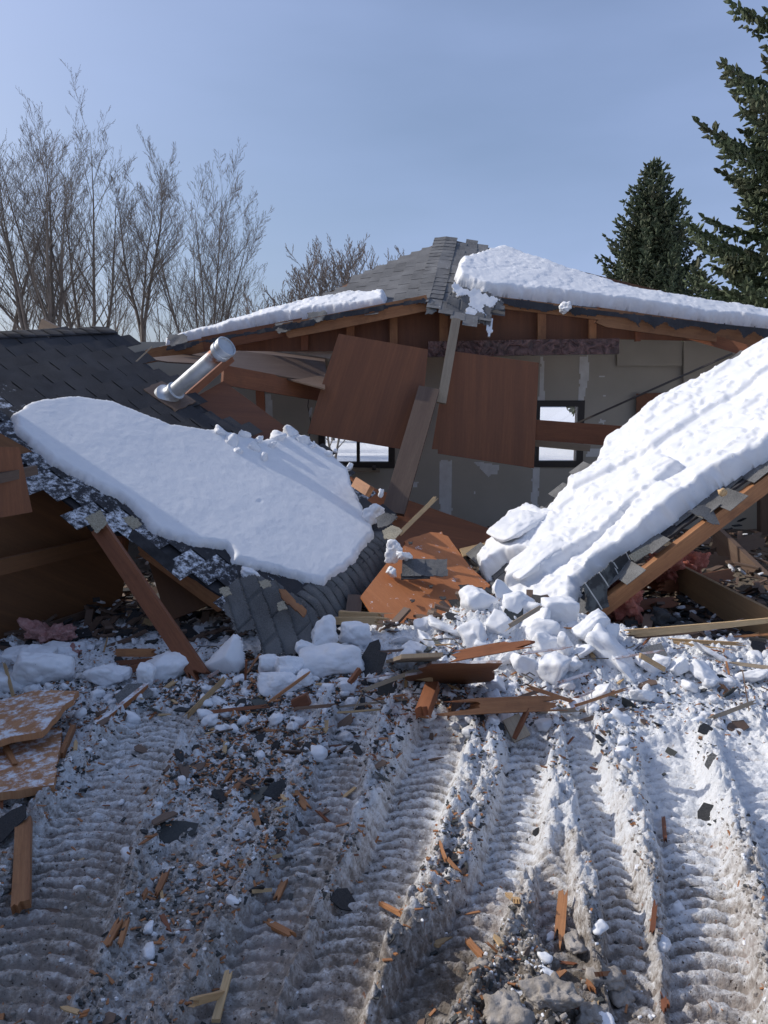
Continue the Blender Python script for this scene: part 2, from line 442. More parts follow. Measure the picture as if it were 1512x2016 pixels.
def grid_sheet(name, pl, poly, res, hfun, base=-.03, cut=-0.02, attrs=None, smooth=True):
    """height field over polygon poly (u,v) of plane pl. hfun(uv, sd) -> height; closed below at 'base'"""
    poly = np.asarray(poly); lo = poly.min(0) - .1; hi = poly.max(0) + .1
    nu = int((hi[0] - lo[0]) / res) + 2; nv = int((hi[1] - lo[1]) / res) + 2
    U, Vv = np.meshgrid(lo[0] + np.arange(nu) * res, lo[1] + np.arange(nv) * res, indexing='ij')
    pt = np.stack([U.ravel(), Vv.ravel()], 1); sd = sd_poly(pt, poly)
    h, sd = hfun(pt, sd)
    idx = np.arange(nu * nv).reshape(nu, nv)
    q = np.stack([idx[:-1, :-1], idx[1:, :-1], idx[1:, 1:], idx[:-1, 1:]], -1).reshape(-1, 4)
    keep = (sd[q] > cut).all(1); q = q[keep]
    if pl.u.cross(pl.v).dot(pl.n) < 0: q = q[:, ::-1]
    # boundary edges
    e = np.concatenate([q[:, [0, 1]], q[:, [1, 2]], q[:, [2, 3]], q[:, [3, 0]]]); key = {}
    es = np.sort(e, 1); k = es[:, 0].astype(np.int64) * (nu * nv) + es[:, 1]
    uq, inv, cnt = np.unique(k, return_inverse=True, return_counts=True)
    be = e[cnt[inv] == 1]
    used = np.unique(q); mp = -np.ones(nu * nv, int); mp[used] = np.arange(len(used))
    V1 = np.concatenate([pt[used], h[used][:, None]], 1)
    V2 = V1.copy(); V2[:, 2] = np.minimum(base, V1[:, 2] - .004)
    n1 = len(used); F = mp[q]; F2 = mp[q][:, ::-1] + n1; B = mp[be]
    F3 = np.stack([B[:, 1], B[:, 0], B[:, 0] + n1, B[:, 1] + n1], 1)
    V = pl.world(np.concatenate([V1, V2])); FF = np.concatenate([F, F2, F3])
    at = {k_: np.concatenate([f(pt[used], sd[used])] * 2) for k_, f in (attrs or {}).items()}
    return mesh_np(name, V, FF, smooth=smooth, attrs=at, uvs=np.concatenate([pt[used], pt[used]]))

# template instancing into one mesh (numpy)
def merge_inst(name, TV, TF, mats, smooth=False, rndattr=True, m=None):
    TV = np.asarray(TV, float); TF = np.asarray(TF, int); M = np.asarray(mats)          # (N,3,4)
    N = len(M); V = np.einsum('nij,kj->nki', M[:, :, :3], TV) + M[:, None, :, 3]
    F = (TF[None] + (np.arange(N) * len(TV))[:, None, None]).reshape(-1, TF.shape[1])
    at = {'rnd': np.repeat(rng.random(N), len(TV))} if rndattr else None
    return mesh_np(name, V.reshape(-1, 3), F, smooth=smooth, attrs=at)

BOXV = np.array([(x, y, z) for x in (-.5, .5) for y in (-.5, .5) for z in (-.5, .5)])
BOXF = np.array([(0, 1, 3, 2), (4, 6, 7, 5), (0, 4, 5, 1), (2, 3, 7, 6), (0, 2, 6, 4), (1, 5, 7, 3)])

def ico(sub):
    bm = bmesh.new(); bmesh.ops.create_icosphere(bm, subdivisions=sub, radius=1)
    V = np.array([tuple(v.co) for v in bm.verts]); F = np.array([[v.index for v in f.verts] for f in bm.faces]); bm.free(); return V, F
ICO = {k: ico(k) for k in (1, 2, 3, 4, 5)}
def chunk_np(dims, seed, sub=4, planes=9, noise=.05, soft=14, nscale=3.0, extra=None):
    """a broken block: rounded intersection of random half-spaces"""
    r = np.random.default_rng(seed); V, F = ICO[sub]
    N = r.normal(size=(planes, 3)); N /= np.linalg.norm(N, axis=1)[:, None]; H = r.uniform(.62, 1.0, planes)
    ax = np.array([(1, 0, 0), (-1, 0, 0), (0, 1, 0), (0, -1, 0), (0, 0, 1), (0, 0, -1)], float)
    N = np.concatenate([N, ax]); H = np.concatenate([H, r.uniform(.8, 1, 6)])
    q = np.maximum(V @ N.T, 1e-4) / H; rad = 1.0 / (np.power((q ** soft).sum(1), 1.0 / soft))
    W = V * rad[:, None] * np.array(dims) * .5
    nz = fbm(W * nscale / max(dims) * 2 + seed * 3.1, 4, seed) * noise * min(max(dims), .35)
    return W + V * nz[:, None], F
def chunk(name, m, c, dims, rot=(0, 0, 0), seed=1, label=None, cat='snow block', group=None, parent=None, **kw):
    V, F = chunk_np(dims, seed, **kw); me = mesh_np(name, V, F, smooth=True)
    o = link_obj(name, me, m, parent); o.rotation_euler = rot; o.location = c
    if label: tag(o, label, cat, group)
    return o

def tube_np(pts, rad, k=8):
    """rings along a polyline -> verts, quads"""
    pts = [Vector(p) for p in pts]; V = []; F = []
    ref = Vector((0, 0, 1)); d0 = (pts[1] - pts[0]).normalized()
    if abs(d0.z) > .95: ref = Vector((1, 0, 0))
    for i, p in enumerate(pts):
        d = (pts[min(i + 1, len(pts) - 1)] - pts[max(i - 1, 0)]).normalized()
        a = d.cross(ref).normalized(); b = d.cross(a)
        for j in range(k):
            t = 2 * math.pi * j / k; V.append(p + (a * math.cos(t) + b * math.sin(t)) * rad[i])
    for i in range(len(pts) - 1):
        for j in range(k):
            F.append((i * k + j, i * k + (j + 1) % k, (i + 1) * k + (j + 1) % k, (i + 1) * k + j))
    return V, F
def lathe(name, m, base, axis, prof, k=32, parent=None, cap=True, rust=None, smooth=True):
    """prof: list of (h, r) along the axis"""
    z = axis.normalized(); x = z.orthogonal().normalized(); y = z.cross(x); V = []; F = []; A = []
    for h_, r_ in prof:
        for j in range(k):
            t = 2 * math.pi * j / k; V.append(base + z * h_ + (x * math.cos(t) + y * math.sin(t)) * r_); A.append(rust(h_) if rust else 0)
    for i in range(len(prof) - 1):
        for j in range(k): F.append((i * k + j, i * k + (j + 1) % k, (i + 1) * k + (j + 1) % k, (i + 1) * k + j))
    off = parent.location if parent is not None else Vector((0, 0, 0))
    V = np.array([tuple(v - off) for v in V])
    me = mesh_np(name, V, np.array(F), smooth=smooth, attrs={'rust': np.array(A)})
    o = link_obj(name, me, m, parent)
    mod = o.modifiers.new('e', 'EDGE_SPLIT'); mod.split_angle = R(35)
    return o

# ------------------------------------------------------------------ the ground: one sheet, dense where the yard is near
def spaced(lo, hi, step, far_lo, far_hi, k):
    mid = np.arange(lo, hi, step)
    a = lo - np.geomspace(step, lo - far_lo, k)[::-1]; b = mid[-1] + np.geomspace(step, far_hi - mid[-1], k); return np.concatenate([a, mid, b])
gx = spaced(-3.0, 3.4, .0085, -900, 900, 60)
gy = spaced(1.25, 5.6, .0085, -600, 2500, 60)
# wheel tracks pressed by the machine: centre lines as (x, y) ground points picked below, with half width
def g0(px, py):
    d = ray(px, py); t = -EYE / d.z; q = CAM + d * t; return (q.x, q.y)
TR = []
def track(pts, hw, depth, cleat=.013, pitch=.085):
    q = sorted([g0(*p) for p in pts], key=lambda a: a[1]); TR.append((np.array(q), hw, depth, cleat, pitch * .78))
track([(0, 2016), (90, 1850), (170, 1650), (230, 1540), (310, 1430), (345, 1390)], .17, .055, .019, .078)
track([(450, 2016), (520, 1850), (600, 1700), (655, 1560), (690, 1450), (710, 1380)], .105, .06, .013, .08)
track([(620, 2016), (680, 1850), (765, 1690), (820, 1570), (862, 1460), (880, 1400)], .125, .085, .015, .085)
track([(800, 2016), (880, 1880), (1000, 1690), (1028, 1560), (1035, 1480), (1040, 1430)], .10, .08, .014, .08)
track([(1090, 1800), (1088, 1740), (1085, 1690), (1080, 1650)], .06, .04, .012, .08)
track([(1250, 2016), (1235, 1850), (1205, 1680), (1165, 1540), (1140, 1450), (1130, 1410)], .075, .08, .013, .075)
track([(1400, 2016), (1385, 1850), (1372, 1700), (1342, 1580), (1312, 1470), (1300, 1440)], .13, .085, .016, .085)
track([(1640, 2016), (1600, 1800), (1560, 1660), (1500, 1540), (1450, 1450)], .12, .05, .012, .08)

def ground_fields(x, y):
    """x, y flat arrays -> height, dirt, mud"""
    near = sstep(14, 7, np.hypot(x, y - 3))
    h = n2(x, y, .7, 3, 3) * .05 * sstep(60, 8, np.hypot(x, y)) + n2(x, y, .02, 3, 5) * np.clip((np.hypot(x, y) - 25) / 60, 0, 1) * 2.2
    cl = n2(x, y, 7, 4, 9, .6); fine = n2(x, y, 26, 3, 21, .6)
    tr = np.zeros_like(x); ridge = np.zeros_like(x); cle = np.zeros_like(x); dep = np.zeros_like(x); hol = np.zeros_like(x)
    for q, hw, depth, c, pitch in TR:
        xc = np.interp(y, q[:, 1], q[:, 0]); inn = sstep(q[-1, 1] + .1, q[-1, 1] - .25, y) * sstep(.9, 1.1, y)
        wob = n2(x, y, 3, 2, 31) * .02 + n2(x, y, 13, 3, 33) * .016
        d = np.abs(x - xc + wob) / hw; f = sstep(1.22, .78, d) * inn
        u = (x - xc) / hw; ph = (y + .05 * u * u + n2(x, y, 2, 2, 77) * .05 + n2(x, y, 9, 2, 78) * .012) / pitch
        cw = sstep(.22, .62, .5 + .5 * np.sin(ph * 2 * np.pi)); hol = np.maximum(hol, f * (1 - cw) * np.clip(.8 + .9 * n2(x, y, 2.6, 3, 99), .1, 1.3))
        cle = np.where(f > tr, cw * c * 1.7 * np.clip(.75 + 1.1 * n2(x, y, 2.6, 3, 99), .05, 1.3), cle)
        dep = np.maximum(dep, depth * f); tr = np.maximum(tr, f)
        ridge = np.maximum(ridge, np.exp(-((np.abs(x - xc + wob) - hw - .055) / .042) ** 2) * inn * (.55 + .45 * n2(x, y, 3.5, 2, 91)))
    ridge = ridge * (1 - tr)
    clumpv = None; rough = 1.5 * (1 - tr * (.60 + .25 * n2(x, y, 2.2, 3, 63))) * near
    clump = np.abs(cl) * .05 + np.abs(fine) * .034 + np.abs(n2(x, y, 13, 3, 57)) * .045 - .02
    h = h + rough * clump * (1 + ridge * 1.0) + ridge * .075 * near - dep * near + cle * tr * near + fine * .006 * near
    h = h + .13 * np.exp(-(((x - .72) / .42) ** 2 + ((y - 4.95) / .38) ** 2))
    # low heap of broken stuff at the foot of the wreck
    h = h + .10 * np.exp(-(((x - .55) / 1.3) ** 2 + ((y - 4.75) / .75) ** 2)) + .07 * np.exp(-(((x - 1.7) / 1.0) ** 2 + ((y - 4.6) / .6) ** 2))
    h = h + .05 * np.exp(-(((x + .9) / 1.3) ** 2 + ((y - 5.0) / .7) ** 2))
    hp = np.array([g0(*q) for q in [(790, 1335), (850, 1262), (960, 1235), (1080, 1235), (1240, 1262), (1420, 1262), (1560, 1275), (1560, 1380), (1330, 1395), (1150, 1400), (1030, 1380), (930, 1350)]])
    sdh = np.full_like(x, -9.0); nb = (np.abs(x) < 4) & (y > 3.2) & (y < 6.5)
    sdh[nb] = sd_poly(np.stack([x[nb], y[nb]], 1), hp) + n2(x[nb], y[nb], 3, 4, 390, .6) * .10
    hf_ = sstep(0, .4, sdh); right = sstep(2.0, 1.2, x)
    h = h + hf_ * (.03 + .05 * right) + sstep(0, .1, sdh) * (.055 * np.abs(n2(x, y, 4.5, 5, 391, .65)) + .05 * np.abs(n2(x, y, 10, 4, 393, .6)) * right)
    # dirt: dirtier low-left and in the mid foreground, clean to the right and near the wreck on the right
    dirt = .30 - .28 * sstep(.2, 2.0, x) * sstep(1.8, 3.6, y) - .10 * sstep(.6, 1.6, x) + .22 * sstep(3.4, 1.6, y) + .10 * sstep(.3, -.8, x) - .22 * sstep(3.4, 4.3, y)
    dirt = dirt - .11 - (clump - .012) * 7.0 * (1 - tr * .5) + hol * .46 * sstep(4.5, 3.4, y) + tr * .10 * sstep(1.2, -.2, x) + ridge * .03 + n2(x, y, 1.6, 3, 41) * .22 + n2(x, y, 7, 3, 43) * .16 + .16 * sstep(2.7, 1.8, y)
    dirt = dirt - .30 * hf_
    mudx = np.exp(-(((x - .42) / .55) ** 2 + ((y - 1.85) / .45) ** 2)) * (.68 + .45 * n2(x, y, 5, 3, 47)) + np.exp(-(((x + .05) / .3) ** 2 + ((y - 2.2) / .3) ** 2)) * .35
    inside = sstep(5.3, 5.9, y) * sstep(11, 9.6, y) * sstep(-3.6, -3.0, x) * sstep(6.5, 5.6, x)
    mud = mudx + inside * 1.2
    far = sstep(8, 12, np.hypot(x, y)); dirt = dirt * (1 - far) - .3 * far; mud = mud * (1 - far * (1 - inside))
    return h, dirt, mud, tr
GX, GY = np.meshgrid(gx, gy, indexing='ij')
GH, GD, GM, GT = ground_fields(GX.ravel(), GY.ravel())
gi = np.arange(GX.size).reshape(GX.shape)
gq = np.stack([gi[:-1, :-1], gi[1:, :-1], gi[1:, 1:], gi[:-1, 1:]], -1).reshape(-1, 4)
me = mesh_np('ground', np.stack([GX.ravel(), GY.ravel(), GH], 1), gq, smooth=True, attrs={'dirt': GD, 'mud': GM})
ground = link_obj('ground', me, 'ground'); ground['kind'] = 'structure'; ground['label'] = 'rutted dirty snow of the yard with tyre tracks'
GHg = GH.reshape(GX.shape); GTg = GT.reshape(GX.shape)
def T(x, y):
    i = min(max(int(np.searchsorted(gx, x)) - 1, 0), len(gx) - 2); j = min(max(int(np.searchsorted(gy, y)) - 1, 0), len(gy) - 2); return float(GTg[i, j])
def H(x, y):
    i = min(max(int(np.searchsorted(gx, x)) - 1, 0), len(gx) - 2); j = min(max(int(np.searchsorted(gy, y)) - 1, 0), len(gy) - 2)
    a = (x - gx[i]) / (gx[i + 1] - gx[i]); b = (y - gy[j]) / (gy[j + 1] - gy[j])
    return float(GHg[i, j] * (1 - a) * (1 - b) + GHg[i + 1, j] * a * (1 - b) + GHg[i, j + 1] * (1 - a) * b + GHg[i + 1, j + 1] * a * b)
def G(px, py, dz=0.0):
    """ground point seen at a pixel"""
    d = ray(px, py); z = 0.0
    for _ in range(5):
        q = CAM + d * ((z - EYE) / d.z); z = H(q.x, q.y)
    return Vector((q.x, q.y, z + dz))

# ------------------------------------------------------------------ roof slopes: decking + shingle tabs
def shingle_mesh(name, pl, poly, course=.145, tab=.31, vdir=1, mat_='shingle_black', lift=.0045, hseed=0, dustf=None, warp=.010, vshift=0):
    poly = np.asarray(poly); lo = poly.min(0); hi = poly.max(0); r = np.random.default_rng(hseed); M = []; D = []
    n = int((hi[1] - lo[1]) / course) + 2
    for i in range(n):
        v = lo[1] + (i + .5) * course; off = (i % 3) * tab / 3 + r.uniform(-.01, .01)
        for u in np.arange(lo[0] - off, hi[0] + tab, tab):
            uc = u + tab / 2
            if sd_poly(np.array([[uc, v]]), poly)[0] < -.02 + r.uniform(-.05, .03): continue
            wd = tab - r.uniform(.009, .018); ln = course * 1.12; tl = vdir * lift * 1.6 * r.uniform(.6, 1.7)
            yaw = r.uniform(-.012, .012)
            zz = lift + .004 + warp * float(vnoise(np.array([[uc * .9, v * .9, hseed]]), 5)[0])
            A = np.array([[wd * math.cos(yaw), -ln * math.sin(yaw), 0], [wd * math.sin(yaw), ln * math.cos(yaw), 0], [0, tl, .0035]])
            M.append(np.concatenate([A, np.array([[uc], [v + r.uniform(-.004, .004)], [zz]])], 1)); D.append(dustf(uc, v) if dustf else 0)
    M = np.array(M); N = len(M)
    V = np.einsum('nij,kj->nki', M[:, :, :3], BOXV) + M[:, None, :, 3]
    F = (BOXF[None] + (np.arange(N) * 8)[:, None, None]).reshape(-1, 4)
    # vary the outer edge of tabs a little so nothing is ruler straight
    V = V.reshape(-1, 3); V[:, 2] += .003 * vnoise(V * 14, 3)
    W = pl.world(V); 
    if pl.u.cross(pl.v).dot(pl.n) < 0: F = F[:, ::-1]
    return mesh_np(name, W, F, attrs={'rnd': np.repeat(r.random(N), 8), 'dust': np.repeat(np.array(D, float), 8)})
def child(parent, name, me, m):
    me.transform(Matrix.Translation(-parent.location)); return link_obj(name, me, m, parent)

# ---- left fallen slope
PL = Plane(P(520, 1265, 4.75), P(768, 1062, 6.3), P(215, 655, 7.5))
L_out = [(-128, 672), (0, 664), (110, 660), (215, 655), (255, 690), (330, 745), (430, 825), (500, 862), (570, 868), (640, 892), (690, 935), (722, 985), (775, 1045),
         (640, 1165), (575, 1222), (520, 1235), (450, 1175), (350, 1112), (262, 1048), (205, 1045), (180, 1040), (130, 985), (60, 930), (0, 868), (-60, 790)]
lp = PL.poly(L_out)
left = empty('fallen_roof', PL.hit(520, 1240), 'dark shingled roof slope fallen on the left, its ridge down in the snow', 'roof section', 'fallen roof slopes')
ljag = np.array(jag_poly([tuple(a) for a in lp], .025, .07, 5))
pd = Plane(PL.pt(0, 0, -.012), PL.pt(1, 0, -.012), PL.pt(0, 1, -.012))
child(left, 'decking', slab_mesh('decking', pd, [tuple(a) for a in ljag], .016), 'felt')
front_l = PL.poly([(450, 1175), (262, 1048), (130, 985), (0, 868), (-60, 790)])
def dust_l(u, v):
    d = 9
    for i in range(len(front_l) - 1):
        a, b = front_l[i], front_l[i + 1]; e = b - a; w = np.array((u, v)) - a; t = min(max(w @ e / (e @ e), 0), 1); d = min(d, np.hypot(*(w - t * e)))
    back = PL.uv(PL.hit(700, 960)); d2 = math.hypot(u - back[0], v - back[1])
    return max(0, 1 - d / .55) * .55 + max(0, 1 - d2 / .5) * .5
child(left, 'shingles', shingle_mesh('shingles', PL, lp, course=.145, tab=.30, vdir=1, hseed=3, dustf=dust_l), 'shingle_black')
# rafters under the front edge
def rafter(parent, pl, a, b, drop, w, t, m='lumber', **kw):
    p0 = pl.hit(*a) - pl.n * drop; p1 = pl.hit(*b) - pl.n * drop
    return plank('rafter', m, p0, p1, w, t, side=pl.n, parent=parent, **kw)
rafter(left, PL, (285, 1052), (452, 1172), .10, .14, .04, jag0=.03, jag1=.05)
for (a, b) in (((-40, 800), (250, 1040)), ((330, 800), (640, 1040))):
    rafter(left, PL, a, b, .11, .14, .04, m='lumber_red')
for k in range(4):
    u0 = PL.uv(PL.hit(330 + k * 110, 1000 - k * 30))
# dark drip edge under the shingles on the front
panel('flashing', 'felt', [(262, 1040, 4.9), (345, 1105, 4.9), (338, 1128, 4.86), (252, 1058, 4.86)], .004, parent=left)
# ridge caps along the fallen ridge: overlapping bent pieces
def caps(parent, pl, a, b, wid, n, seed, m='shingle_mid', side=1, tilt=50):
    r = random.Random(seed); pa = pl.hit(*a); pb = pl.hit(*b); ax = (pb - pa).normalized(); L = (pb - pa).length; st = L / n
    sdir = pl.v * (-side); t = R(tilt)
    down = (sdir * math.cos(t) - pl.n * math.sin(t)).normalized()
    V = []; F = []; rr = []
    for i in range(n):
        q = pa + ax * (i * st); k = 7; ln = st * 1.35; lift = .0025
        q0 = len(V); rv = r.random()
        for e, (s_, z_) in enumerate(((0, lift + .006), (ln, lift * .2))):
            for j in range(k):
                f = j / (k - 1) * 1.35 - .35        # -0.35 .. 1: part on the slope, rest bent over
                if f < 0: p = q + ax * s_ + sdir * (f * wid) + pl.n * (z_ + .012)
                else:
                    bend = min(1, f * 2.2); d = (sdir * (1 - bend) + down * bend).normalized()
                    p = q + ax * s_ + d * (f * wid * (1 + (r.uniform(-.22, .05) if j == k - 1 else 0))) + pl.n * (z_ + .012)
                V.append(p + Vector((r.uniform(-1, 1), r.uniform(-1, 1), r.uniform(-1, 1))) * .003); rr.append(rv)
        for j in range(k - 1):
            F.append((q0 + j, q0 + j + 1, q0 + k + j + 1, q0 + k + j))
    nv = len(V); 
    me = mesh_np('ridge_cap', np.array([tuple(v) for v in V]), np.array(F), smooth=True, attrs={'rnd': np.array(rr), 'dust': np.zeros(nv)})
    o = child(parent, 'ridge_cap', me, m); mod = o.modifiers.new('t', 'SOLIDIFY'); mod.thickness = .006; return o
caps(left, PL, (592, 1200), (757, 1058), .30, 15, 4, tilt=24)
# row of paler caps on the upper bend of the slope
caps(left, PL, (-110, 671), (218, 655), .12, 12, 9, m='shingle_black', side=-1, tilt=8)

# ---- snow on the left slope
def snow_on(name, pl, out, T, label, seed, res=.014, edge=.10, wob=.03, layers=(), lump=.012, groove=None, group=None, base=-.03, edgefn=None, plates=0):
    poly = pl.poly(out)
    lys = [(pl.poly(o_), t_, e_) for o_, t_, e_ in layers]
    def hf(pt, sd):
        w = n2(pt[:, 0], pt[:, 1], 3.5, 4, seed, .6) * wob + n2(pt[:, 0], pt[:, 1], 11, 4, seed + 3, .65) * wob * .75
        s = sd + w; ed = edge * (1 if edgefn is None else edgefn(pt))
        f = np.power(np.clip(s / ed, 0, 1), .42) * (s > 0)
        h = T * f * (1 + .18 * n2(pt[:, 0], pt[:, 1], 1.3, 2, seed + 7))
        for lp_, lt, le in lys:
            s2 = sd_poly(pt, lp_) + n2(pt[:, 0], pt[:, 1], 5, 3, seed + 11) * .025
            h = h + lt * np.power(np.clip(s2 / le, 0, 1), .5) * (s2 > 0)
        h = h + lump * (.7 * n2(pt[:, 0], pt[:, 1], 7, 4, seed + 5, .6) + .9 * n2(pt[:, 0], pt[:, 1], 2.2, 3, seed + 8)) - lump * 1.3 * np.clip(n2(pt[:, 0], pt[:, 1], 11, 2, seed + 9) - .52, 0, 1) * 4 * np.clip(s / .05, 0, 1) + .0015 * n2(pt[:, 0], pt[:, 1], 40, 2, seed + 6) * np.clip(s / .03, 0, 1)
        if plates:
            nz = n2(pt[:, 0] * 1.0, pt[:, 1] * 1.0, 1.5, 6, seed + 12, .6)
            for th in (-.25, -.1, .05, .2): h = h + plates * sstep(th, th + .025, nz) * np.clip(s / .05, 0, 1)
        if groove is not None: h = h + groove(pt) * np.clip(s / .05, 0, 1)
        return np.where(s > 0, np.maximum(h, .002), -.012), s
    me = grid_sheet(name, pl, poly, res, hf, base=base, cut=-.012)
    o = link_obj(name, me, 'snow'); rebase(o, pl.o)
    return tag(o, label, 'snow', group)
snow_on('snow_blanket', PL, [(15, 822), (60, 800), (150, 787), (220, 797), (330, 842), (400, 852), (430, 850), (510, 872), (585, 862), (640, 892), (685, 930), (690, 965), (720, 1022), (737, 1058),
        (690, 1112), (640, 1160), (560, 1140), (455, 1112), (442, 1085), (380, 1078), (300, 1052), (250, 995), (180, 960), (100, 920), (30, 855)], .065,
        'smooth shaded snow blanket lying on the left fallen roof slope', 21, edge=.04, wob=.04, lump=.006)
# broken lumps along its far edge
for i, (px, py, s) in enumerate([(430, 862, .13), (452, 880, .15), (478, 868, .11), (497, 893, .12), (515, 915, .1), (545, 872, .17), (568, 862, .16), (590, 878, .15), (530, 890, .11), (610, 890, .10), (640, 905, .09), (683, 930, .09), (655, 898, .07), (505, 880, .1), (463, 900, .09)]):
    q = PL.hit(px, py) + PL.n * .065
    chunk('snow_lump', 'snow', q, (s, s * .8, s * .62), (rnd.random(), rnd.random(), rnd.random() * 6), 400 + i, 'broken snow lump on the far edge of the left roof slope', 'snow block', 'snow lumps along the far edge of the left slope', sub=3, noise=.12)
chunk('snow_lump', 'snow', PL.hit(722, 1032) + PL.n * .10, (.17, .14, .2), (.3, .4, 1), 431, 'rounded snow lump clinging just above the fallen ridge caps', 'snow block', sub=4, noise=.15)
chunk('snow_lump', 'snow', PL.hit(742, 990) + PL.n * .10, (.05, .04, .10), (.0, .2, 1), 432, 'small pointed snow lump standing at the far tip of the left slope', 'snow block', sub=3, noise=.15)
chunk('snow_lump', 'snow', PL.hit(490, 1143) + PL.n * .05, (.17, .08, .10), (.4, .4, .5), 433, 'small snow lump on the torn shingle mat at the front corner', 'snow block', sub=4, noise=.12)

# torn mat of shingles hanging over the front corner
def mat_sheet():
    PM = Plane(P(455, 1200, 4.62), P(600, 1215, 4.75), P(470, 1130, 4.86), up=Vector((0, -1, .5)))
    out = [(468, 1146), (500, 1140), (548, 1152), (610, 1200), (632, 1228), (628, 1262), (600, 1272), (571, 1292), (515, 1296), (507, 1250), (456, 1246), (437, 1199), (446, 1168)]
    poly = PM.poly(out)
    def hf(pt, sd):
        s = sd + n2(pt[:, 0], pt[:, 1], 12, 3, 71) * .02
        h = .03 * n2(pt[:, 0], pt[:, 1], 3.5, 3, 72) + .02 * np.abs(n2(pt[:, 0], pt[:, 1], 6, 2, 73))
        k = np.floor((pt[:, 0] * .5 + pt[:, 1]) / .14); h = h + (((pt[:, 0] * .5 + pt[:, 1]) / .14) - k) * .012
        return h, s
    me = grid_sheet('shingle_mat', PM, poly, .012, hf, base=-9, cut=0, attrs={'rnd': lambda p, s: .5 + .5 * vnoise(np.stack([np.floor((p[:, 0] * .5 + p[:, 1]) / .14) * 3.3, np.floor(p[:, 0] / .3) * 1.7, p[:, 0] * 0], 1), 4), 'dust': lambda p, s: np.zeros(len(p))}, smooth=False)
    o = link_obj('shingle_mat', me, 'shingle_mid'); rebase(o, PM.o)
    return tag(o, 'torn dark shingle mat crumpled over the front corner of the left slope', 'shingle mat')
def thin_grid(name, pl, poly, res, hf, t=.008, attrs=None):
    """crumpled sheet of even thickness"""
    poly = np.asarray(poly); lo = poly.min(0) - .05; hi = poly.max(0) + .05
    nu = int((hi[0] - lo[0]) / res) + 2; nv = int((hi[1] - lo[1]) / res) + 2
    U, Vv = np.meshgrid(lo[0] + np.arange(nu) * res, lo[1] + np.arange(nv) * res, indexing='ij'); pt = np.stack([U.ravel(), Vv.ravel()], 1)
    h, s = hf(pt, sd_poly(pt, poly)); idx = np.arange(nu * nv).reshape(nu, nv)
    q = np.stack([idx[:-1, :-1], idx[1:, :-1], idx[1:, 1:], idx[:-1, 1:]], -1).reshape(-1, 4); q = q[(s[q] > 0).all(1)]
    if pl.u.cross(pl.v).dot(pl.n) < 0: q = q[:, ::-1]
    used = np.unique(q); mp = -np.ones(nu * nv, int); mp[used] = np.arange(len(used))
    V = pl.world(np.concatenate([pt[used], h[used][:, None]], 1))
    at = {k_: f(pt[used], s[used]) for k_, f in (attrs or {}).items()}
    return mesh_np(name, V, mp[q], attrs=at, uvs=pt[used])
def torn_sheet(name, m, pts, label, cat, res=.012, crumple=.03, scale=4, seed=1, tear=.02, tex='flat', parent=None, up=None, t=.008, group=None):
    W = [P(*q) for q in pts]; pl = fit_plane(W, up); poly = np.array([pl.uv(pl.hit(q[0], q[1])) for q in pts])
    def hf(pt, sd):
        s = sd + n2(pt[:, 0], pt[:, 1], 14, 3, seed) * tear
        h = crumple * n2(pt[:, 0], pt[:, 1], scale, 3, seed + 1)
        if tex == 'courses':
            c = (pt[:, 0] * .55 + pt[:, 1]) / .13; h = h + (c - np.floor(c)) * .03
            c2 = (pt[:, 0] + np.floor(c) * .11) / .3; h = h - .012 * ((c2 - np.floor(c2)) < .05)
        return h, s
    def fr(p, s):
        c = np.floor((p[:, 0] * .55 + p[:, 1]) / .13); return .5 + .5 * vnoise(np.stack([c * 3.3, np.floor((p[:, 0] + c * .11) / .3) * 1.7, p[:, 0] * 0], 1), 4)
    me = thin_grid(name, pl, poly, res, hf, attrs={'rnd': fr, 'dust': lambda p, s: np.zeros(len(p))})
    if parent is not None:
        me.transform(Matrix.Translation(-parent.location)); o = link_obj(name, me, m, parent)
    else:
        o = link_obj(name, me, m); rebase(o, pl.o); tag(o, label, cat, group)
    mod = o.modifiers.new('t', 'SOLIDIFY'); mod.thickness = t; mod.offset = -1
    return o
torn_sheet('shingle_mat', 'shingle_mat', [(468, 1140, 4.85), (500, 1136, 4.87), (548, 1148, 4.87), (612, 1196, 4.8), (634, 1228, 4.7), (628, 1266, 4.55), (600, 1276, 4.5), (571, 1294, 4.45), (515, 1296, 4.45), (507, 1250, 4.5), (456, 1246, 4.5), (437, 1199, 4.58), (446, 1162, 4.7)],
           'torn dark shingle mat crumpled over the front corner of the left slope', 'shingle mat', crumple=.028, scale=2.5, seed=71, tex='courses', tear=.05)
torn_sheet('underlay_scrap', 'lumber', [(548, 1158, 4.72), (562, 1160, 4.72), (606, 1200, 4.6), (598, 1214, 4.56), (585, 1206, 4.58), (556, 1180, 4.65)],
           'jagged orange wood splinter poking out of the torn shingle mat', 'splinter', res=.008, crumple=.02, seed=75, tear=.02, t=.012)
for i, q in enumerate([((540, 1185), (566, 1200)), ((430, 1160), (455, 1168)), ((505, 1150), (535, 1148))]):
    (a, b), (c, d) = q; x = (a + c) / 2; y = (b + d) / 2
    torn_sheet('shingle_scrap', 'shingle_pale', [(x - 13, y - 6, 4.62), (x + 8, y - 11, 4.64), (x + 15, y + 5, 4.58), (x - 3, y + 12, 4.56)], 'pale torn underside of a shingle on the front corner of the left slope', 'shingle', res=.008, crumple=.01, seed=80 + i, t=.005, group='pale shingle undersides at the front corner')
torn_sheet('shingle_scrap', 'shingle_pale', [(165, 1020, 4.9), (200, 1000, 4.95), (212, 1030, 4.9), (190, 1054, 4.84)], 'pale shingle underside at the lowest point of the left slope front edge', 'shingle', res=.008, crumple=.01, seed=85, t=.005)
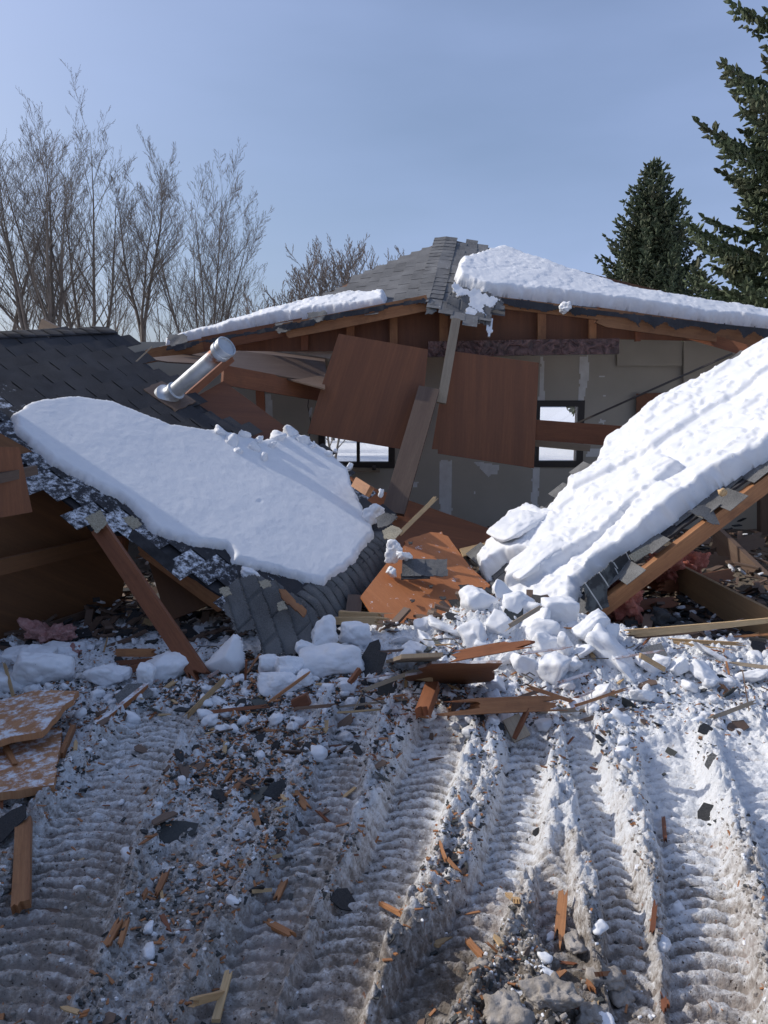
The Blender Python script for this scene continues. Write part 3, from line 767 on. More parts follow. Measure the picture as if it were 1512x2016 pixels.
torn_sheet('shingle_scrap', 'shingle_pale', [(243, 1020, 4.93), (262, 1014, 4.95), (282, 1034, 4.92), (262, 1044, 4.88)], 'pale shingle underside beside the leaning red timber', 'shingle', res=.008, crumple=.01, seed=86, t=.005)

# ---- right fallen slope
PR = Plane(P(1085, 1240, 5.0), P(940, 1108, 6.2), P(1512, 680, 6.8))
R_out = [(940, 1108), (985, 1062), (1060, 1005), (1120, 962), (1200, 885), (1300, 812), (1400, 745), (1512, 684), (1640, 605), (1900, 600), (1800, 705), (1512, 912), (1450, 958), (1330, 1048), (1240, 1115), (1180, 1165), (1085, 1240)]
right = empty('fallen_roof', PR.hit(1085, 1240), 'snow covered roof slope fallen on the right with an orange rafter along its front edge', 'roof section', 'fallen roof slopes')
rp = PR.poly(R_out)
child(right, 'decking', slab_mesh('decking', PR, jag_poly([tuple(a) for a in rp], .02, .08, 8), .02), 'felt')
child(right, 'shingles', shingle_mesh('shingles', PR, rp, course=.145, tab=.30, hseed=8, dustf=lambda u, v: .2), 'shingle_mid')
rafter(right, PR, (1092, 1238), (1530, 905), .10, .125, .045, m='lumber', jag0=.06)
PRb = PR
for (a, b) in (((1040, 1180), (1700, 690)), ((980, 1120), (1600, 660))):
    rafter(right, PR, a, b, .12, .14, .04, m='lumber_red')
# ragged shingles and felt hanging over the front rafter
for k, pts in enumerate([[(1145, 1150), (1215, 1100), (1232, 1120), (1196, 1160), (1200, 1195), (1172, 1212), (1150, 1200), (1155, 1180)],
                         [(1195, 1112), (1240, 1082), (1250, 1104), (1215, 1140)]]):
    torn_sheet('shingle_flap', 'felt_grey', [(a, b, 5.02 + (a - 1145) * .002 + (1212 - b) * .0008 - .1) for a, b in pts], '', '', res=.008, crumple=.01, seed=90 + k, tear=.012, t=.005, parent=right)
torn_sheet('shingle_flap', 'shingle_pale', [(1236, 1092, 5.1), (1275, 1070, 5.15), (1284, 1088, 5.12), (1250, 1108, 5.08)], '', '', res=.008, crumple=.01, seed=93, tear=.01, t=.005, parent=right)
torn_sheet('shingle_flap', 'shingle_mid', [(1350, 1008, 5.2), (1385, 992, 5.25), (1405, 1005, 5.2), (1422, 1036, 5.15), (1400, 1032, 5.15), (1380, 1018, 5.2)], '', '', res=.008, crumple=.02, seed=94, tear=.012, t=.005, parent=right)
torn_sheet('shingle_flap', 'shingle_mid', [(960, 1150, 5.85), (1000, 1115, 6.0), (1040, 1098, 6.0), (1030, 1120, 5.9), (1000, 1150, 5.7), (1000, 1185, 5.5), (975, 1170, 5.6)], '', '', res=.01, crumple=.03, seed=95, tear=.02, t=.006, parent=right)
chunk('rafter_stub', 'lumber_fresh', P(1421, 968, 5.1), (.07, .06, .07), (.3, .2, .5), 96, parent=None, sub=2, noise=.3, label='pale broken rafter end sticking out of the right slope', cat='splinter')
def groove_r(pt):
    a = np.array(PR.uv(PR.hit(1100, 1010))); b = np.array(PR.uv(PR.hit(1512, 760))); 
    d = (b - a) / np.linalg.norm(b - a); nrm = np.array((-d[1], d[0])); t = (pt - a) @ nrm
    return .005 * np.sin(t * 38 + 2 * n2(pt[:, 0], pt[:, 1], 1.5, 2, 55)) * (.4 + .6 * np.abs(n2(pt[:, 0], pt[:, 1], 2, 2, 56)))
snow_on('snow_blanket', PR, [(938, 1108), (985, 1058), (1005, 1018), (1050, 998), (1080, 1010), (1120, 962), (1180, 925), (1195, 880), (1245, 845), (1290, 806), (1310, 788), (1400, 740), (1450, 722), (1480, 695), (1512, 680), (1640, 602), (1880, 600), (1790, 700),
        (1512, 905), (1450, 950), (1400, 975), (1330, 1030), (1240, 1090), (1190, 1125), (1148, 1160), (1132, 1205), (1085, 1228), (1020, 1262), (980, 1240), (1000, 1180), (1010, 1150), (1040, 1100), (1000, 1112), (955, 1145)], .06,
        'bright sunlit snow blanket covering the right fallen roof slope', 33, edge=.035, wob=.05, lump=.014, plates=.016, groove=groove_r,
        layers=[([(1062, 1110), (1180, 1015), (1330, 932), (1358, 942), (1300, 990), (1180, 1085), (1090, 1150), (1010, 1180), (1020, 1140)], .075, .03),
                ([(1180, 1090), (1300, 985), (1420, 925), (1512, 860), (1800, 640), (1790, 700), (1512, 905), (1450, 950), (1330, 1030), (1240, 1090), (1160, 1140)], .05, .03),
                ([(1200, 880), (1300, 812), (1512, 690), (1700, 600), (1700, 650), (1512, 760), (1300, 900), (1130, 985), (1120, 960)], .04, .04)])
chunk('snow_block', 'snow', PR.hit(1030, 1060) + PR.n * .14, (.55, .36, .12), (0, R(-28), R(35)), 610, 'flat snow block tipped on the far low edge of the right slope', sub=5, noise=.09)
chunk('snow_block', 'snow', PR.hit(1075, 1130) + PR.n * .17, (.5, .3, .10), (R(8), R(-36), R(15)), 611, 'slanted snow plate lying low on the right slope above the rubble', sub=5, noise=.08)

# ------------------------------------------------------------------ the standing rear part of the garage
garage = empty('garage', Vector((.9, 10, 0)), 'standing rear of the wrecked garage with plasterboard wall, dark windows and sagging grey shingled roof', 'building')
WY = 10.0
def wx(px, Y=WY): return P(px, 800, Y).x
def wz(py, Y=WY): return P(756, py, Y).z
X0, X1 = -3.4, 6.0; ZT = 2.42
w1 = (wx(634), wx(770), wz(914), wz(800)); w2 = (wx(1050), wx(1143), wz(912), wz(796))
def wallbox(name, x0, x1, z0, z1, m, y0=WY, t=.12, parent=garage):
    V = BOXV * np.array((x1 - x0, t, z1 - z0)) + np.array(((x0 + x1) / 2, y0 + t / 2, (z0 + z1) / 2)); return V
bv = []
for (a, b, c, d) in [(X0, X1, -.2, w1[2]), (X0, w1[0], w1[2], ZT), (w1[1], w2[0], w1[2], ZT), (w2[1], X1, w1[2], ZT), (w1[0], w1[1], w1[3], ZT), (w2[0], w2[1], w2[3], ZT)]:
    bv.append(wallbox('', a, b, c, d, ''))
# window 2 sill level differs a little: fill strip
if w2[2] > w1[2] + .004: bv.append(wallbox('', w2[0], w2[1], w1[2], w2[2], ''))
V = np.concatenate(bv); F = np.concatenate([BOXF + 8 * i for i in range(len(bv))])
child(garage, 'wall', mesh_np('wall', V, F), 'drywall')
# side wall on the right and a short return on the left
def sidebox(name, m, x0, x1, y0, y1, z0, z1):
    V = BOXV * np.array((x1 - x0, y1 - y0, z1 - z0)) + np.array(((x0 + x1) / 2, (y0 + y1) / 2, (z0 + z1) / 2)); return child(garage, name, mesh_np(name, V, BOXF), m)
o = sidebox('side_wall', 'drywall', 5.6, 5.72, 7.0, 9.995, -.2, 2.3); o['label'] = 'side wall of the garage on the right'
o = sidebox('side_wall', 'drywall', -3.5, -3.38, 7.4, 9.995, -.2, 2.3); o['label'] = 'side wall of the garage on the left'
# plaster over joints and screws, a few mm proud
def smear(pts, seed):
    pl = Plane(Vector((0, WY - .004, 0)), Vector((1, WY - .004, 0)), Vector((0, WY - .004, 1)), up=Vector((0, -1, 0)))
    poly = pl.poly(pts)
    def hf(pt, sd): return np.full(len(pt), .0), sd + n2(pt[:, 0], pt[:, 1], 9, 4, seed, .6) * .035
    me = thin_grid('joint_plaster', pl, poly, .018, hf); child(garage, 'joint_plaster', me, 'plaster')
smear([(1062, 700), (1072, 700), (1074, 795), (1058, 795)], 1); smear([(1138, 700), (1158, 700), (1162, 740), (1150, 795), (1136, 795), (1140, 740)], 2)
smear([(862, 905), (892, 905), (890, 1030), (865, 1030)], 3); smear([(1046, 915), (1064, 915), (1062, 1010), (1044, 1010)], 4)
smear([(925, 905), (985, 915), (980, 935), (960, 940)], 5); smear([(1178, 735), (1196, 738), (1190, 746), (1176, 744)], 6); smear([(1180, 822), (1196, 826), (1190, 836), (1178, 832)], 7)
smear([(1184, 776), (1194, 778), (1190, 784)], 8); smear([(536, 775), (522, 776), (520, 830), (538, 832)], 9); smear([(812, 948), (824, 948), (822, 960), (810, 960)], 10)
smear([(1390, 950), (1404, 950), (1408, 1080), (1384, 1080)], 12); smear([(1160, 880), (1230, 886), (1225, 900), (1150, 900)], 13); smear([(930, 965), (940, 968), (934, 976)], 14)
# windows
def window(x0, x1, z0, z1, split, mull_z=None):
    f = 0.05; bs = []
    def bx(a, b, c, d, y=WY - .02, t=.16): bs.append(BOXV * np.array((b - a, t, d - c)) + np.array(((a + b) / 2, y + t / 2, (c + d) / 2)))
    bx(x0 - .05, x0 + .035, z0 - .05, z1 + .05); bx(x1 - .035, x1 + .05, z0 - .05, z1 + .05); bx(x0 + .035, x1 - .035, z0 - .05, z0 + .03); bx(x0 + .035, x1 - .035, z1 - .03, z1 + .05)
    for s in split: bx(x0 + (x1 - x0) * s - .022, x0 + (x1 - x0) * s + .022, z0 + .03, z1 - .03, WY + .02, .06)
    V = np.concatenate(bs); F = np.concatenate([BOXF + 8 * i for i in range(len(bs))])
    wnd = child(garage, 'window', mesh_np('window', V, F), 'frame_dark')
    p = BOXV * np.array((x1 - x0 - .075, .004, z1 - z0 - .065)) + np.array(((x0 + x1) / 2, WY + .05, (z0 + z1) / 2))
    me = mesh_np('pane', p, BOXF); me.transform(Matrix.Translation(-garage.location)); link_obj('pane', me, 'glass', wnd)
window(*w1, [.52]); window(*w2, [.12])
# sill board and little box under the left window
plank('window_shelf', 'lumber_grey', P(690, 924, 9.9), P(748, 926, 9.9), .05, .1, side=Vector((0, 0, 1)), parent=garage)
chunk('junction_box', 'iron', P(737, 921, 9.82) - garage.location, (.06, .05, .07), (0, 0, 0), 3, parent=garage, sub=2, noise=0, planes=0, soft=30)

# roof slopes of the standing part
RP1 = P(878, 468, 10.6); RP2 = P(845, 588, 8.75)
PGl = Plane(RP2, RP1, P(400, 664, 9.3)); 
Gl_out = [(878, 468), (862, 478), (800, 502), (730, 533), (640, 580), (600, 600), (520, 626), (450, 646), (385, 664), (300, 690), (285, 696), (300, 700), (400, 672), (550, 642), (640, 626), (700, 618), (760, 606), (843, 588)]
glp = PGl.poly(Gl_out)
child(garage, 'roof_decking', slab_mesh('roof_decking', Plane(PGl.pt(0, 0, -.01), PGl.pt(1, 0, -.01), PGl.pt(0, 1, -.01)), [tuple(a) for a in glp], .02), 'plywood_dark')
o = child(garage, 'roof_slope', shingle_mesh('roof_slope', PGl, glp, course=.14, tab=.30, vdir=1, hseed=12, lift=.0035, warp=.02), 'shingle_grey'); o['label'] = 'left slope of the sagging roof, bare grey shingles'
PGr = Plane(RP2, RP1, P(1512, 648, 9.3))
Gr_out = [(878, 468), (905, 474), (985, 500), (1100, 545), (1230, 585), (1400, 618), (1512, 636), (1700, 668), (1700, 690), (1512, 655), (1400, 640), (1300, 625), (1200, 612), (1100, 600), (975, 588), (960, 640), (905, 640), (845, 592)]
grp = PGr.poly(Gr_out)
child(garage, 'roof_decking', slab_mesh('roof_decking', Plane(PGr.pt(0, 0, -.01), PGr.pt(1, 0, -.01), PGr.pt(0, 1, -.01)), [tuple(a) for a in PGr.poly([q for q in Gr_out if q[1] < 640 or q[0] > 1300])], .02), 'plywood_dark')
o = child(garage, 'roof_slope', shingle_mesh('roof_slope', PGr, grp, course=.14, tab=.30, vdir=1, hseed=14, lift=.0035, warp=.02, dustf=lambda u, v: .25), 'shingle_grey'); o['label'] = 'right slope of the sagging roof, mostly under snow'
# ridge caps of the sagging ridge
def ridge_caps():
    r = random.Random(5); n = 17; V = []; F = []; rr = []
    for i in range(n):
        f0 = i / n; f1 = (i + 1.25) / n; rv = r.random(); q0 = len(V)
        for f, z in ((f0, .022), (min(f1, 1.02), .014)):
            c = RP2.lerp(RP1, f) + Vector((0, 0, z))
            for j in range(7):
                g = (j - 3) / 3; side = PGl.v if g < 0 else PGr.v
                V.append(c + side * abs(g) * .155 - Vector((0, 0, .012 * (1 - abs(g)))) + Vector((0, 0, r.uniform(-.003, .003)))); rr.append(rv)
        for j in range(6): F.append((q0 + j, q0 + j + 1, q0 + 8 + j, q0 + 7 + j))
    me = mesh_np('ridge_cap', np.array([tuple(v) for v in V]), np.array(F), attrs={'rnd': np.array(rr), 'dust': np.zeros(len(V))})
    o = child(garage, 'ridge_cap', me, 'shingle_grey'); mod = o.modifiers.new('t', 'SOLIDIFY'); mod.thickness = .008; mod.offset = 0
ridge_caps()
# snow on the standing roof
snow_on('snow_blanket', PGr, [(893, 545), (905, 528), (945, 512), (985, 504), (1100, 545), (1230, 580), (1400, 613), (1512, 631), (1700, 663), (1700, 688), (1512, 652), (1400, 640), (1300, 625), (1200, 612), (1100, 600), (1000, 590), (950, 586), (900, 565)], .15,
        'thick sunlit snow band along the right slope of the standing roof', 44, res=.016, edge=.06, wob=.06, lump=.014, plates=.006)
snow_on('snow_blanket', PGl, [(385, 664), (450, 646), (520, 628), (600, 606), (700, 588), (762, 586), (760, 604), (700, 614), (640, 622), (550, 638), (400, 670), (330, 688), (330, 682)], .09,
        'thin snow strip along the broken left edge of the standing roof', 46, res=.014, edge=.04, wob=.05, plates=.012, lump=.02)
chunk('snow_lump', 'snow', P(1113, 606, 8.6), (.15, .12, .14), (0, 0, 0), 45, 'round snow lump on the broken front edge of the standing roof', 'snow block', sub=4, noise=.15)
# hanging shingle flap at the ridge end, with snow frozen on it
flap = [(890, 560, 8.75), (960, 575, 8.7), (990, 588, 8.65), (995, 612, 8.5), (970, 610, 8.5), (966, 645, 8.45), (950, 640, 8.45), (935, 642, 8.45), (900, 630, 8.5), (868, 620, 8.5), (880, 595, 8.6)]
torn_sheet('shingle_mat', 'shingle_grey', flap, 'grey shingle flap hanging from the broken ridge of the standing roof', 'shingle mat', crumple=.03, seed=101, tex='courses', tear=.035, res=.016)
for k, (pts) in enumerate([[(892, 562), (955, 572), (985, 590), (960, 612), (952, 635), (925, 640), (915, 610), (925, 590), (900, 580)], [(960, 628), (972, 625), (970, 652), (962, 665), (956, 645)]]):
    torn_sheet('frozen_snow', 'snow', [(a, b, 8.72 - (b - 560) * .0032 - .03) for a, b in pts], ['broken frozen snow stuck on the grey shingle flap at the ridge', 'thin icy snow strip dangling below the shingle flap'][k], 'snow', crumple=.02, seed=105 + k, tear=.13 if k == 0 else .02, res=.012, t=.02)
torn_sheet('felt_scrap', 'shingle_mid', [(840, 600, 8.6), (856, 592, 8.6), (862, 612, 8.55), (850, 618, 8.5), (838, 618, 8.5)], 'small ragged felt scrap at the left end of the ridge break', 'roofing scrap', crumple=.02, seed=111, res=.01, tear=.02)
for k, (x, y) in enumerate([(350, 668), (560, 640), (625, 622)]):
    torn_sheet('felt_scrap', 'shingle_mid', [(x - 22, y - 8, 8.8), (x + 16, y - 12, 8.8), (x + 22, y + 4, 8.7), (x + 4, y + 14, 8.65), (x - 14, y + 16, 8.65)], 'ragged felt scrap folded over the left roof beam', 'roofing scrap', crumple=.03, seed=112 + k, res=.012, tear=.03, group='felt scraps on the left roof beam')
# broken top chords (face to the yard)
def beam(a, b, w, t=.04, m='lumber', name='roof_beam', **kw):
    return plank(name, m, P(*a), P(*b), w, t, side=Vector((0, 0, 1)), parent=garage, **kw)
beam((842, 596, 8.72), (560, 652, 8.72), .17, jag1=.1, bow=.03)
beam((600, 640, 8.8), (400, 678, 8.8), .16, m='lumber_red', jag0=.1)
beam((470, 665, 8.85), (285, 703, 8.85), .15, jag1=.1, m='lumber')
beam((972, 595, 8.72), (1250, 628, 8.76), .12, jag0=.05, bow=.01)
beam((1180, 624, 8.74), (1530, 672, 8.8), .20, m='lumber', jag0=.15)
beam((1500, 668, 8.82), (1720, 700, 8.9), .2, m='lumber')
def fringe(a, b, n, seed, depth=16):
    r = random.Random(seed); up_ = []; dn = []
    for i in range(n + 1):
        f = i / n; x = a[0] + (b[0] - a[0]) * f; y = a[1] + (b[1] - a[1]) * f; up_.append((x, y - 8, 8.66)); dn.append((x + r.uniform(-8, 8), y + r.uniform(0, depth) * (1 if r.random() < .6 else .3), 8.64))
    torn_sheet('roofing_edge', 'shingle_black', up_ + dn[::-1], '', '', res=.012, crumple=.02, scale=6, seed=seed, tear=.03, t=.006, parent=garage)
fringe((980, 592), (1260, 628), 14, 201); fringe((1250, 626), (1530, 656), 14, 202, 18); fringe((640, 628), (835, 594), 9, 203, 10); fringe((330, 690), (620, 634), 12, 204, 12)
# boarded gable above the wall plate and its studs
panel('gable_board', 'plywood_red', [(440, 670, 9.1), (600, 640, 9.1), (845, 594, 9.1), (975, 594, 9.1), (1200, 622, 9.1), (1420, 655, 9.1), (1420, 672, 9.1), (1215, 668, 9.1), (840, 690, 9.1), (560, 692, 9.1), (440, 690, 9.1)], .015, parent=garage, grain=R(90))
for px, wpx in ((600, 14), (690, 15), (775, 15), (873, 16), (1066, 16), (1166, 14), (1255, 10)):
    top = {600: 645, 690: 628, 775: 612, 873: 594, 1066: 602, 1166: 620, 1255: 632}[px]; bot = 672 if px > 800 else 690
    plank('stud', 'lumber' if px not in (600, 1255) else 'lumber_red', P(px, top, 8.98), P(px, bot, 8.98), wpx / 1512 * 8.9, .05, side=Vector((1, 0, 0)), parent=garage)
# big dark beam wrapped in film
plank('wrapped_beam', 'plastic_wrap', P(842, 688, 8.85), P(1216, 682, 8.85), .17, .12, side=Vector((0, 0, 1)), parent=garage, bow=.01)
# ceiling sheet behind, left: dark deck panel and white soffit strip
panel('ceiling_sheet', 'lumber_brown', [(285, 705, 8.8), (440, 690, 9.2), (640, 692, 9.6), (640, 765, 9.0), (470, 720, 8.0), (330, 712, 8.0)], .015, parent=garage, grain=.3)
panel('ceiling_strip', 'plaster', [(548, 688, 9.3), (655, 688, 9.3), (650, 706, 9.3)], .012, parent=garage)
# upper right: plasterboard running up, and rafters in shadow
panel('wall_sheet', 'drywall', [(1215, 668, 9.96), (1343, 659, 9.96), (1343, 720, 9.96), (1215, 720, 9.96)], .012, parent=garage)
panel('wall_sheet', 'drywall', [(1346, 661, 9.93), (1445, 700, 9.93), (1500, 760, 9.93), (1500, 860, 9.93), (1346, 860, 9.93)], .012, parent=garage)
plank('hip_rafter', 'lumber_red', P(1340, 652, 9.0), P(1470, 690, 8.6), .12, .04, side=Vector((0, 0, 1)), parent=garage)
panel('wood_patch', 'plywood_red', [(1253, 775, 9.9), (1340, 772, 9.9), (1340, 870, 9.9), (1253, 852, 9.9)], .012, parent=garage)
# door opening post on the far right
plank('door_post', 'lumber_brown', P(1503, 940, 9.6), P(1503, 1100, 9.6), .12, .1, side=Vector((1, 0, 0)), parent=garage)

# leaning left side wall (inner boards)
lw = empty('leaning_wall', P(100, 1240, 5.4), 'brown boarded side wall leaning in the dark under the left slope', 'wall')
panel('wall_board', 'plywood_dark', [(-420, 1330, 4.35), (0, 1288, 4.8), (238, 1196, 6.1), (262, 1000, 6.3), (-40, 830, 5.1), (-420, 760, 4.4)], .02, parent=lw, grain=.2)
panel('wall_board', 'plywood_red', [(-60, 880, 4.75), (38, 880, 4.95), (64, 1008, 5.0), (-60, 1030, 4.7)], .02, parent=lw)
plank('girt', 'plywood_dark', P(-60, 1130, 4.6), P(240, 1060, 6.0), .10, .05, side=Vector((0, 0, 1)), parent=lw)
plank('girt', 'lumber_brown', P(-60, 955, 4.62), P(70, 925, 5.1), .06, .04, side=Vector((0, 0, 1)), parent=lw)
panel('plywood_sheet', 'plywood_dark', [(275, 1052, 5.6), (440, 1172, 5.3), (432, 1182, 5.2), (330, 1224, 5.2)], .012, 'triangular brown plywood sheet behind the leaning red timber', 'plywood', grain=.4)

def gpanel(name, m, pts, t, label, cat, dz=.05, **kw):
    q3 = []
    for q in pts:
        g = G(q[0], q[1], 0) if q[0] > -60 else G(-60, q[1], 0)
        z = g.z + (q[2] if len(q) > 2 else dz); d = ray(q[0], q[1]); p = CAM + d * ((z - EYE) / d.z); q3.append((q[0], q[1], p.y))
    return panel(name, m, q3, t, label, cat, toward=Vector((0, 0, 1)), **kw)
# ------------------------------------------------------------------ loose boards and sheets
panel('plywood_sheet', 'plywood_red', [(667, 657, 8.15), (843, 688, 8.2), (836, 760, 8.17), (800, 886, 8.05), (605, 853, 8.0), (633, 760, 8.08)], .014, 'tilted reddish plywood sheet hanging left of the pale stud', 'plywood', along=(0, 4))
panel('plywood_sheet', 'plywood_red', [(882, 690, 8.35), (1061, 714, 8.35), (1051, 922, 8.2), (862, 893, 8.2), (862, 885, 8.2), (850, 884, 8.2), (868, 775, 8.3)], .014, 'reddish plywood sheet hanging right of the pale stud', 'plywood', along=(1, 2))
plank('loose_stud', 'lumber_grey', P(898, 628, 8.3), P(869, 794, 8.0), .095, .04, side=Vector((1, 0, 0)), label='pale grey stud dangling from the broken ridge between two plywood sheets', cat='timber')
plank('weathered_plank', 'lumber_brown', P(845, 765, 8.0), P(774, 1010, 7.2), .215, .045, side=Vector((1, 0, .1)), jag1=.02, label='wide weathered brown plank leaning between the hanging sheets and the fallen ridge', cat='plank')
Vc, Fc = tube_np([P(610, 770, 8.9), P(606, 800, 8.85), P(612, 830, 8.8), P(609, 865, 8.8), P(615, 905, 8.7)], [.006] * 5, 5)
o = link_obj('cable', mesh_np('cable', np.array([tuple(v) for v in Vc]), np.array(Fc), smooth=True), 'iron'); rebase(o, P(610, 770, 8.9)); tag(o, 'thin dark cable hanging beside the tilted plywood sheet', 'cable')
chunk('cable_box', 'white_paint', P(611, 812, 8.8), (.035, .03, .12), (0, .1, 0), 5, 'small pale box hanging on the dark cable', 'box', sub=3, noise=.1)
# left box beam and its lid
bb = empty('broken_box_beam', P(540, 745, 8.3), 'broken box beam of reddish boards sticking out left of the hanging plywood', 'beam')
plank('side_board', 'lumber_red', P(438, 738, 7.6), P(650, 776, 8.6), .19, .04, side=Vector((0, 0, 1)), parent=bb)
panel('top_board', 'lumber_brown', [(440, 720, 7.6), (645, 756, 8.6), (640, 712, 9.0), (470, 690, 8.5)], .015, parent=bb)
panel('plywood_sheet', 'plywood_red', [(366, 792, 7.2), (440, 750, 7.5), (600, 868, 7.6), (610, 905, 7.4), (500, 905, 7.0), (420, 850, 7.0)], .014, 'triangular reddish plywood sheet rising behind the snow of the left slope', 'plywood', grain=.6)
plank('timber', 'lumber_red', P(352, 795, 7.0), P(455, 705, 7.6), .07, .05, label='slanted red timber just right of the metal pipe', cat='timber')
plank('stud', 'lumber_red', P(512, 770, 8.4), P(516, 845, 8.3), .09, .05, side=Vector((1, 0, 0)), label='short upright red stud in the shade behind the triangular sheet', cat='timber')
plank('rusty_beam', 'lumber_brown', P(82, 640, 7.9), P(135, 668, 7.7), .13, .05, label='dark beam end sticking up behind the top of the left slope', cat='beam')
plank('splinter', 'lumber_grey', P(268, 712, 7.1), P(300, 682, 7.2), .012, .01, label='thin pale splinter standing on the top edge of the left slope', cat='splinter')
# timbers leaning / lying
plank('timber', 'lumber_red', P(196, 1040, 4.95), Vector(G(393, 1338)) + Vector((0, 0, .03)), .105, .05, side=Vector((1, 0, .6)), jag1=.12, label='long red timber leaning from the left slope down to the snow, its foot splintered', cat='timber', strips=8)
plank('beam', 'lumber_red', P(1052, 846, 8.3), P(1262, 862, 8.0), .215, .05, side=Vector((0, 0, 1)), jag1=.05, label='brown beam crossing the right window towards the snowy slope', cat='beam')
plank('board', 'lumber_grey', P(1052, 872, 8.6), P(1160, 882, 8.6), .075, .09, side=Vector((0, 0, 1)), label='pale snowy board just under the brown beam at the right window', cat='board')
plank('brace_rod', 'iron', P(1125, 838, 9.6), P(1442, 696, 8.6), .02, .02, label='thin dark rod running up diagonally across the rear wall', cat='rod')
panel('plywood_sheet', 'plywood_red', [(690, 938, 7.6), (740, 962, 7.6), (985, 1048, 7.6), (975, 1085, 7.3), (870, 1080, 7.0), (760, 1075, 6.9)], .03, 'long dark reddish sheet lying below the rear wall behind the orange plywood', 'plywood', amp=[.0, .0, .03, 0, 0, 0], grain=.35)
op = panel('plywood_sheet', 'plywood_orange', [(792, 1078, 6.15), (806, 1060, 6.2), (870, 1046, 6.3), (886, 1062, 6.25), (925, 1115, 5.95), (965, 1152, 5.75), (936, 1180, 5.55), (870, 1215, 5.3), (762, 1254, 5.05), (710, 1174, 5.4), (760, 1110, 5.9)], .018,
      'large sunlit orange plywood sheet sloping between the two fallen roofs', 'plywood', amp=[.02, .025, .02, 0, 0, 0, 0, 0, 0, 0, 0], step=.04, grain=.9)
plank('stick', 'lumber_fresh', P(786, 1052, 5.95), P(858, 980, 6.0), .035, .02, jag1=.03, label='thin fresh stick of wood pointing up at the tip of the left slope', cat='stick')
panel('plywood_sheet', 'lumber_fresh', [(905, 1080, 6.6), (980, 1062, 6.8), (975, 1078, 6.7), (912, 1095, 6.5)], .012, 'small pale plywood corner behind the orange sheet', 'plywood')
# shingle strip lying on the orange plywood
ss = empty('shingle_strip', P(833, 1117, 5.62), 'short strip of grey ridge shingles lying on the orange plywood', 'shingle strip')
for k in range(4):
    x = 790 + k * 22
    torn_sheet('shingle_tab', 'shingle_mid' if k == 0 else 'shingle_grey', [(x, 1100, 5.72), (x + 26, 1099, 5.72), (x + 26, 1134, 5.56), (x, 1135, 5.56)], '', '', res=.008, crumple=.012, scale=9, seed=120 + k, tear=.004, t=.006, parent=ss)
torn_sheet('shingle_tab', 'felt', [(788, 1128, 5.6), (848, 1127, 5.6), (848, 1139, 5.55), (788, 1141, 5.55)], '', '', res=.008, crumple=.004, seed=126, tear=.003, t=.006, parent=ss)
for k, (x, y, s) in enumerate([(913, 1155, 12), (872, 1176, 7), (848, 1153, 6), (812, 1182, 6), (897, 1185, 16), (808, 1068, 6)]):
    Yk = 5.6 - (y - 1150) * .004 - .1
    torn_sheet('shingle_fragment', 'shingle_fragment', [(x - s, y - s * .3, Yk + .05), (x + s, y - s * .4, Yk + .05), (x + s * .8, y + s * .4, Yk), (x - s * .5, y + s * .7, Yk)], 'small black shingle crumb on the orange plywood', 'shingle', res=.006, crumple=.006, seed=130 + k, tear=.008, t=.006, group='shingle crumbs on the orange plywood')
for i, (px, py, d) in enumerate([(775, 1085, (.14, .07, .2)), (795, 1095, (.16, .1, .07)), (770, 1125, (.10, .07, .10)), (785, 1162, (.04, .04, .02))]):
    chunk('snow_lump', 'snow', P(px, py, 5.72 - i * .03), d, (0, .2, i), 640 + i, ['upright snow lump at the upper left corner of the orange plywood', 'flat snow lump touching the shingle strip on the orange plywood', 'snow lump just left of the shingle strip', 'tiny snow crumb below the shingle strip'][i], 'snow block', sub=4, noise=.12)
# broken corner by ridge tip
torn_sheet('shingle_scrap', 'shingle_pale', [(752, 1045, 5.95), (772, 1032, 6.0), (795, 1042, 5.95), (778, 1062, 5.85), (755, 1060, 5.85)], 'pale upturned shingle at the tip of the fallen ridge', 'shingle', res=.008, crumple=.02, seed=141, tear=.01)
torn_sheet('shingle_scrap', 'shingle_mid', [(738, 1020, 6.1), (762, 1008, 6.1), (785, 1018, 6.1), (770, 1035, 6.0), (744, 1040, 6.0)], 'dark curled shingle above the fallen ridge tip', 'shingle', res=.008, crumple=.03, seed=142, tear=.015)
torn_sheet('shingle_scrap', 'shingle_pale', [(757, 1012, 6.15), (778, 1012, 6.15), (783, 1024, 6.1), (762, 1026, 6.1)], 'small pale shingle under the foot of the weathered plank', 'shingle', res=.008, crumple=.02, seed=143, tear=.01)
plank('rafter_stub', 'lumber', P(700, 950, 6.55), P(728, 968, 6.35), .09, .05, side=Vector((.6, 0, 1)), label='sawn orange rafter end at the far edge of the left slope', cat='timber')
# two boards under the ridge
plank('board', 'lumber_fresh', P(668, 1209, 5.0), P(762, 1214, 4.9), .045, .03, jag1=.12, label='upper pale splintered board under the fallen ridge', cat='board')
plank('board', 'lumber_fresh', P(660, 1222, 4.95), P(755, 1222, 4.85), .05, .03, jag1=.10, label='lower pale splintered board under the fallen ridge', cat='board')
plank('post', 'lumber_brown', P(700, 1175, 5.5), P(690, 1255, 5.2), .11, .05, side=Vector((1, 0, 0)), label='short dark post end standing under the fallen ridge', cat='timber')

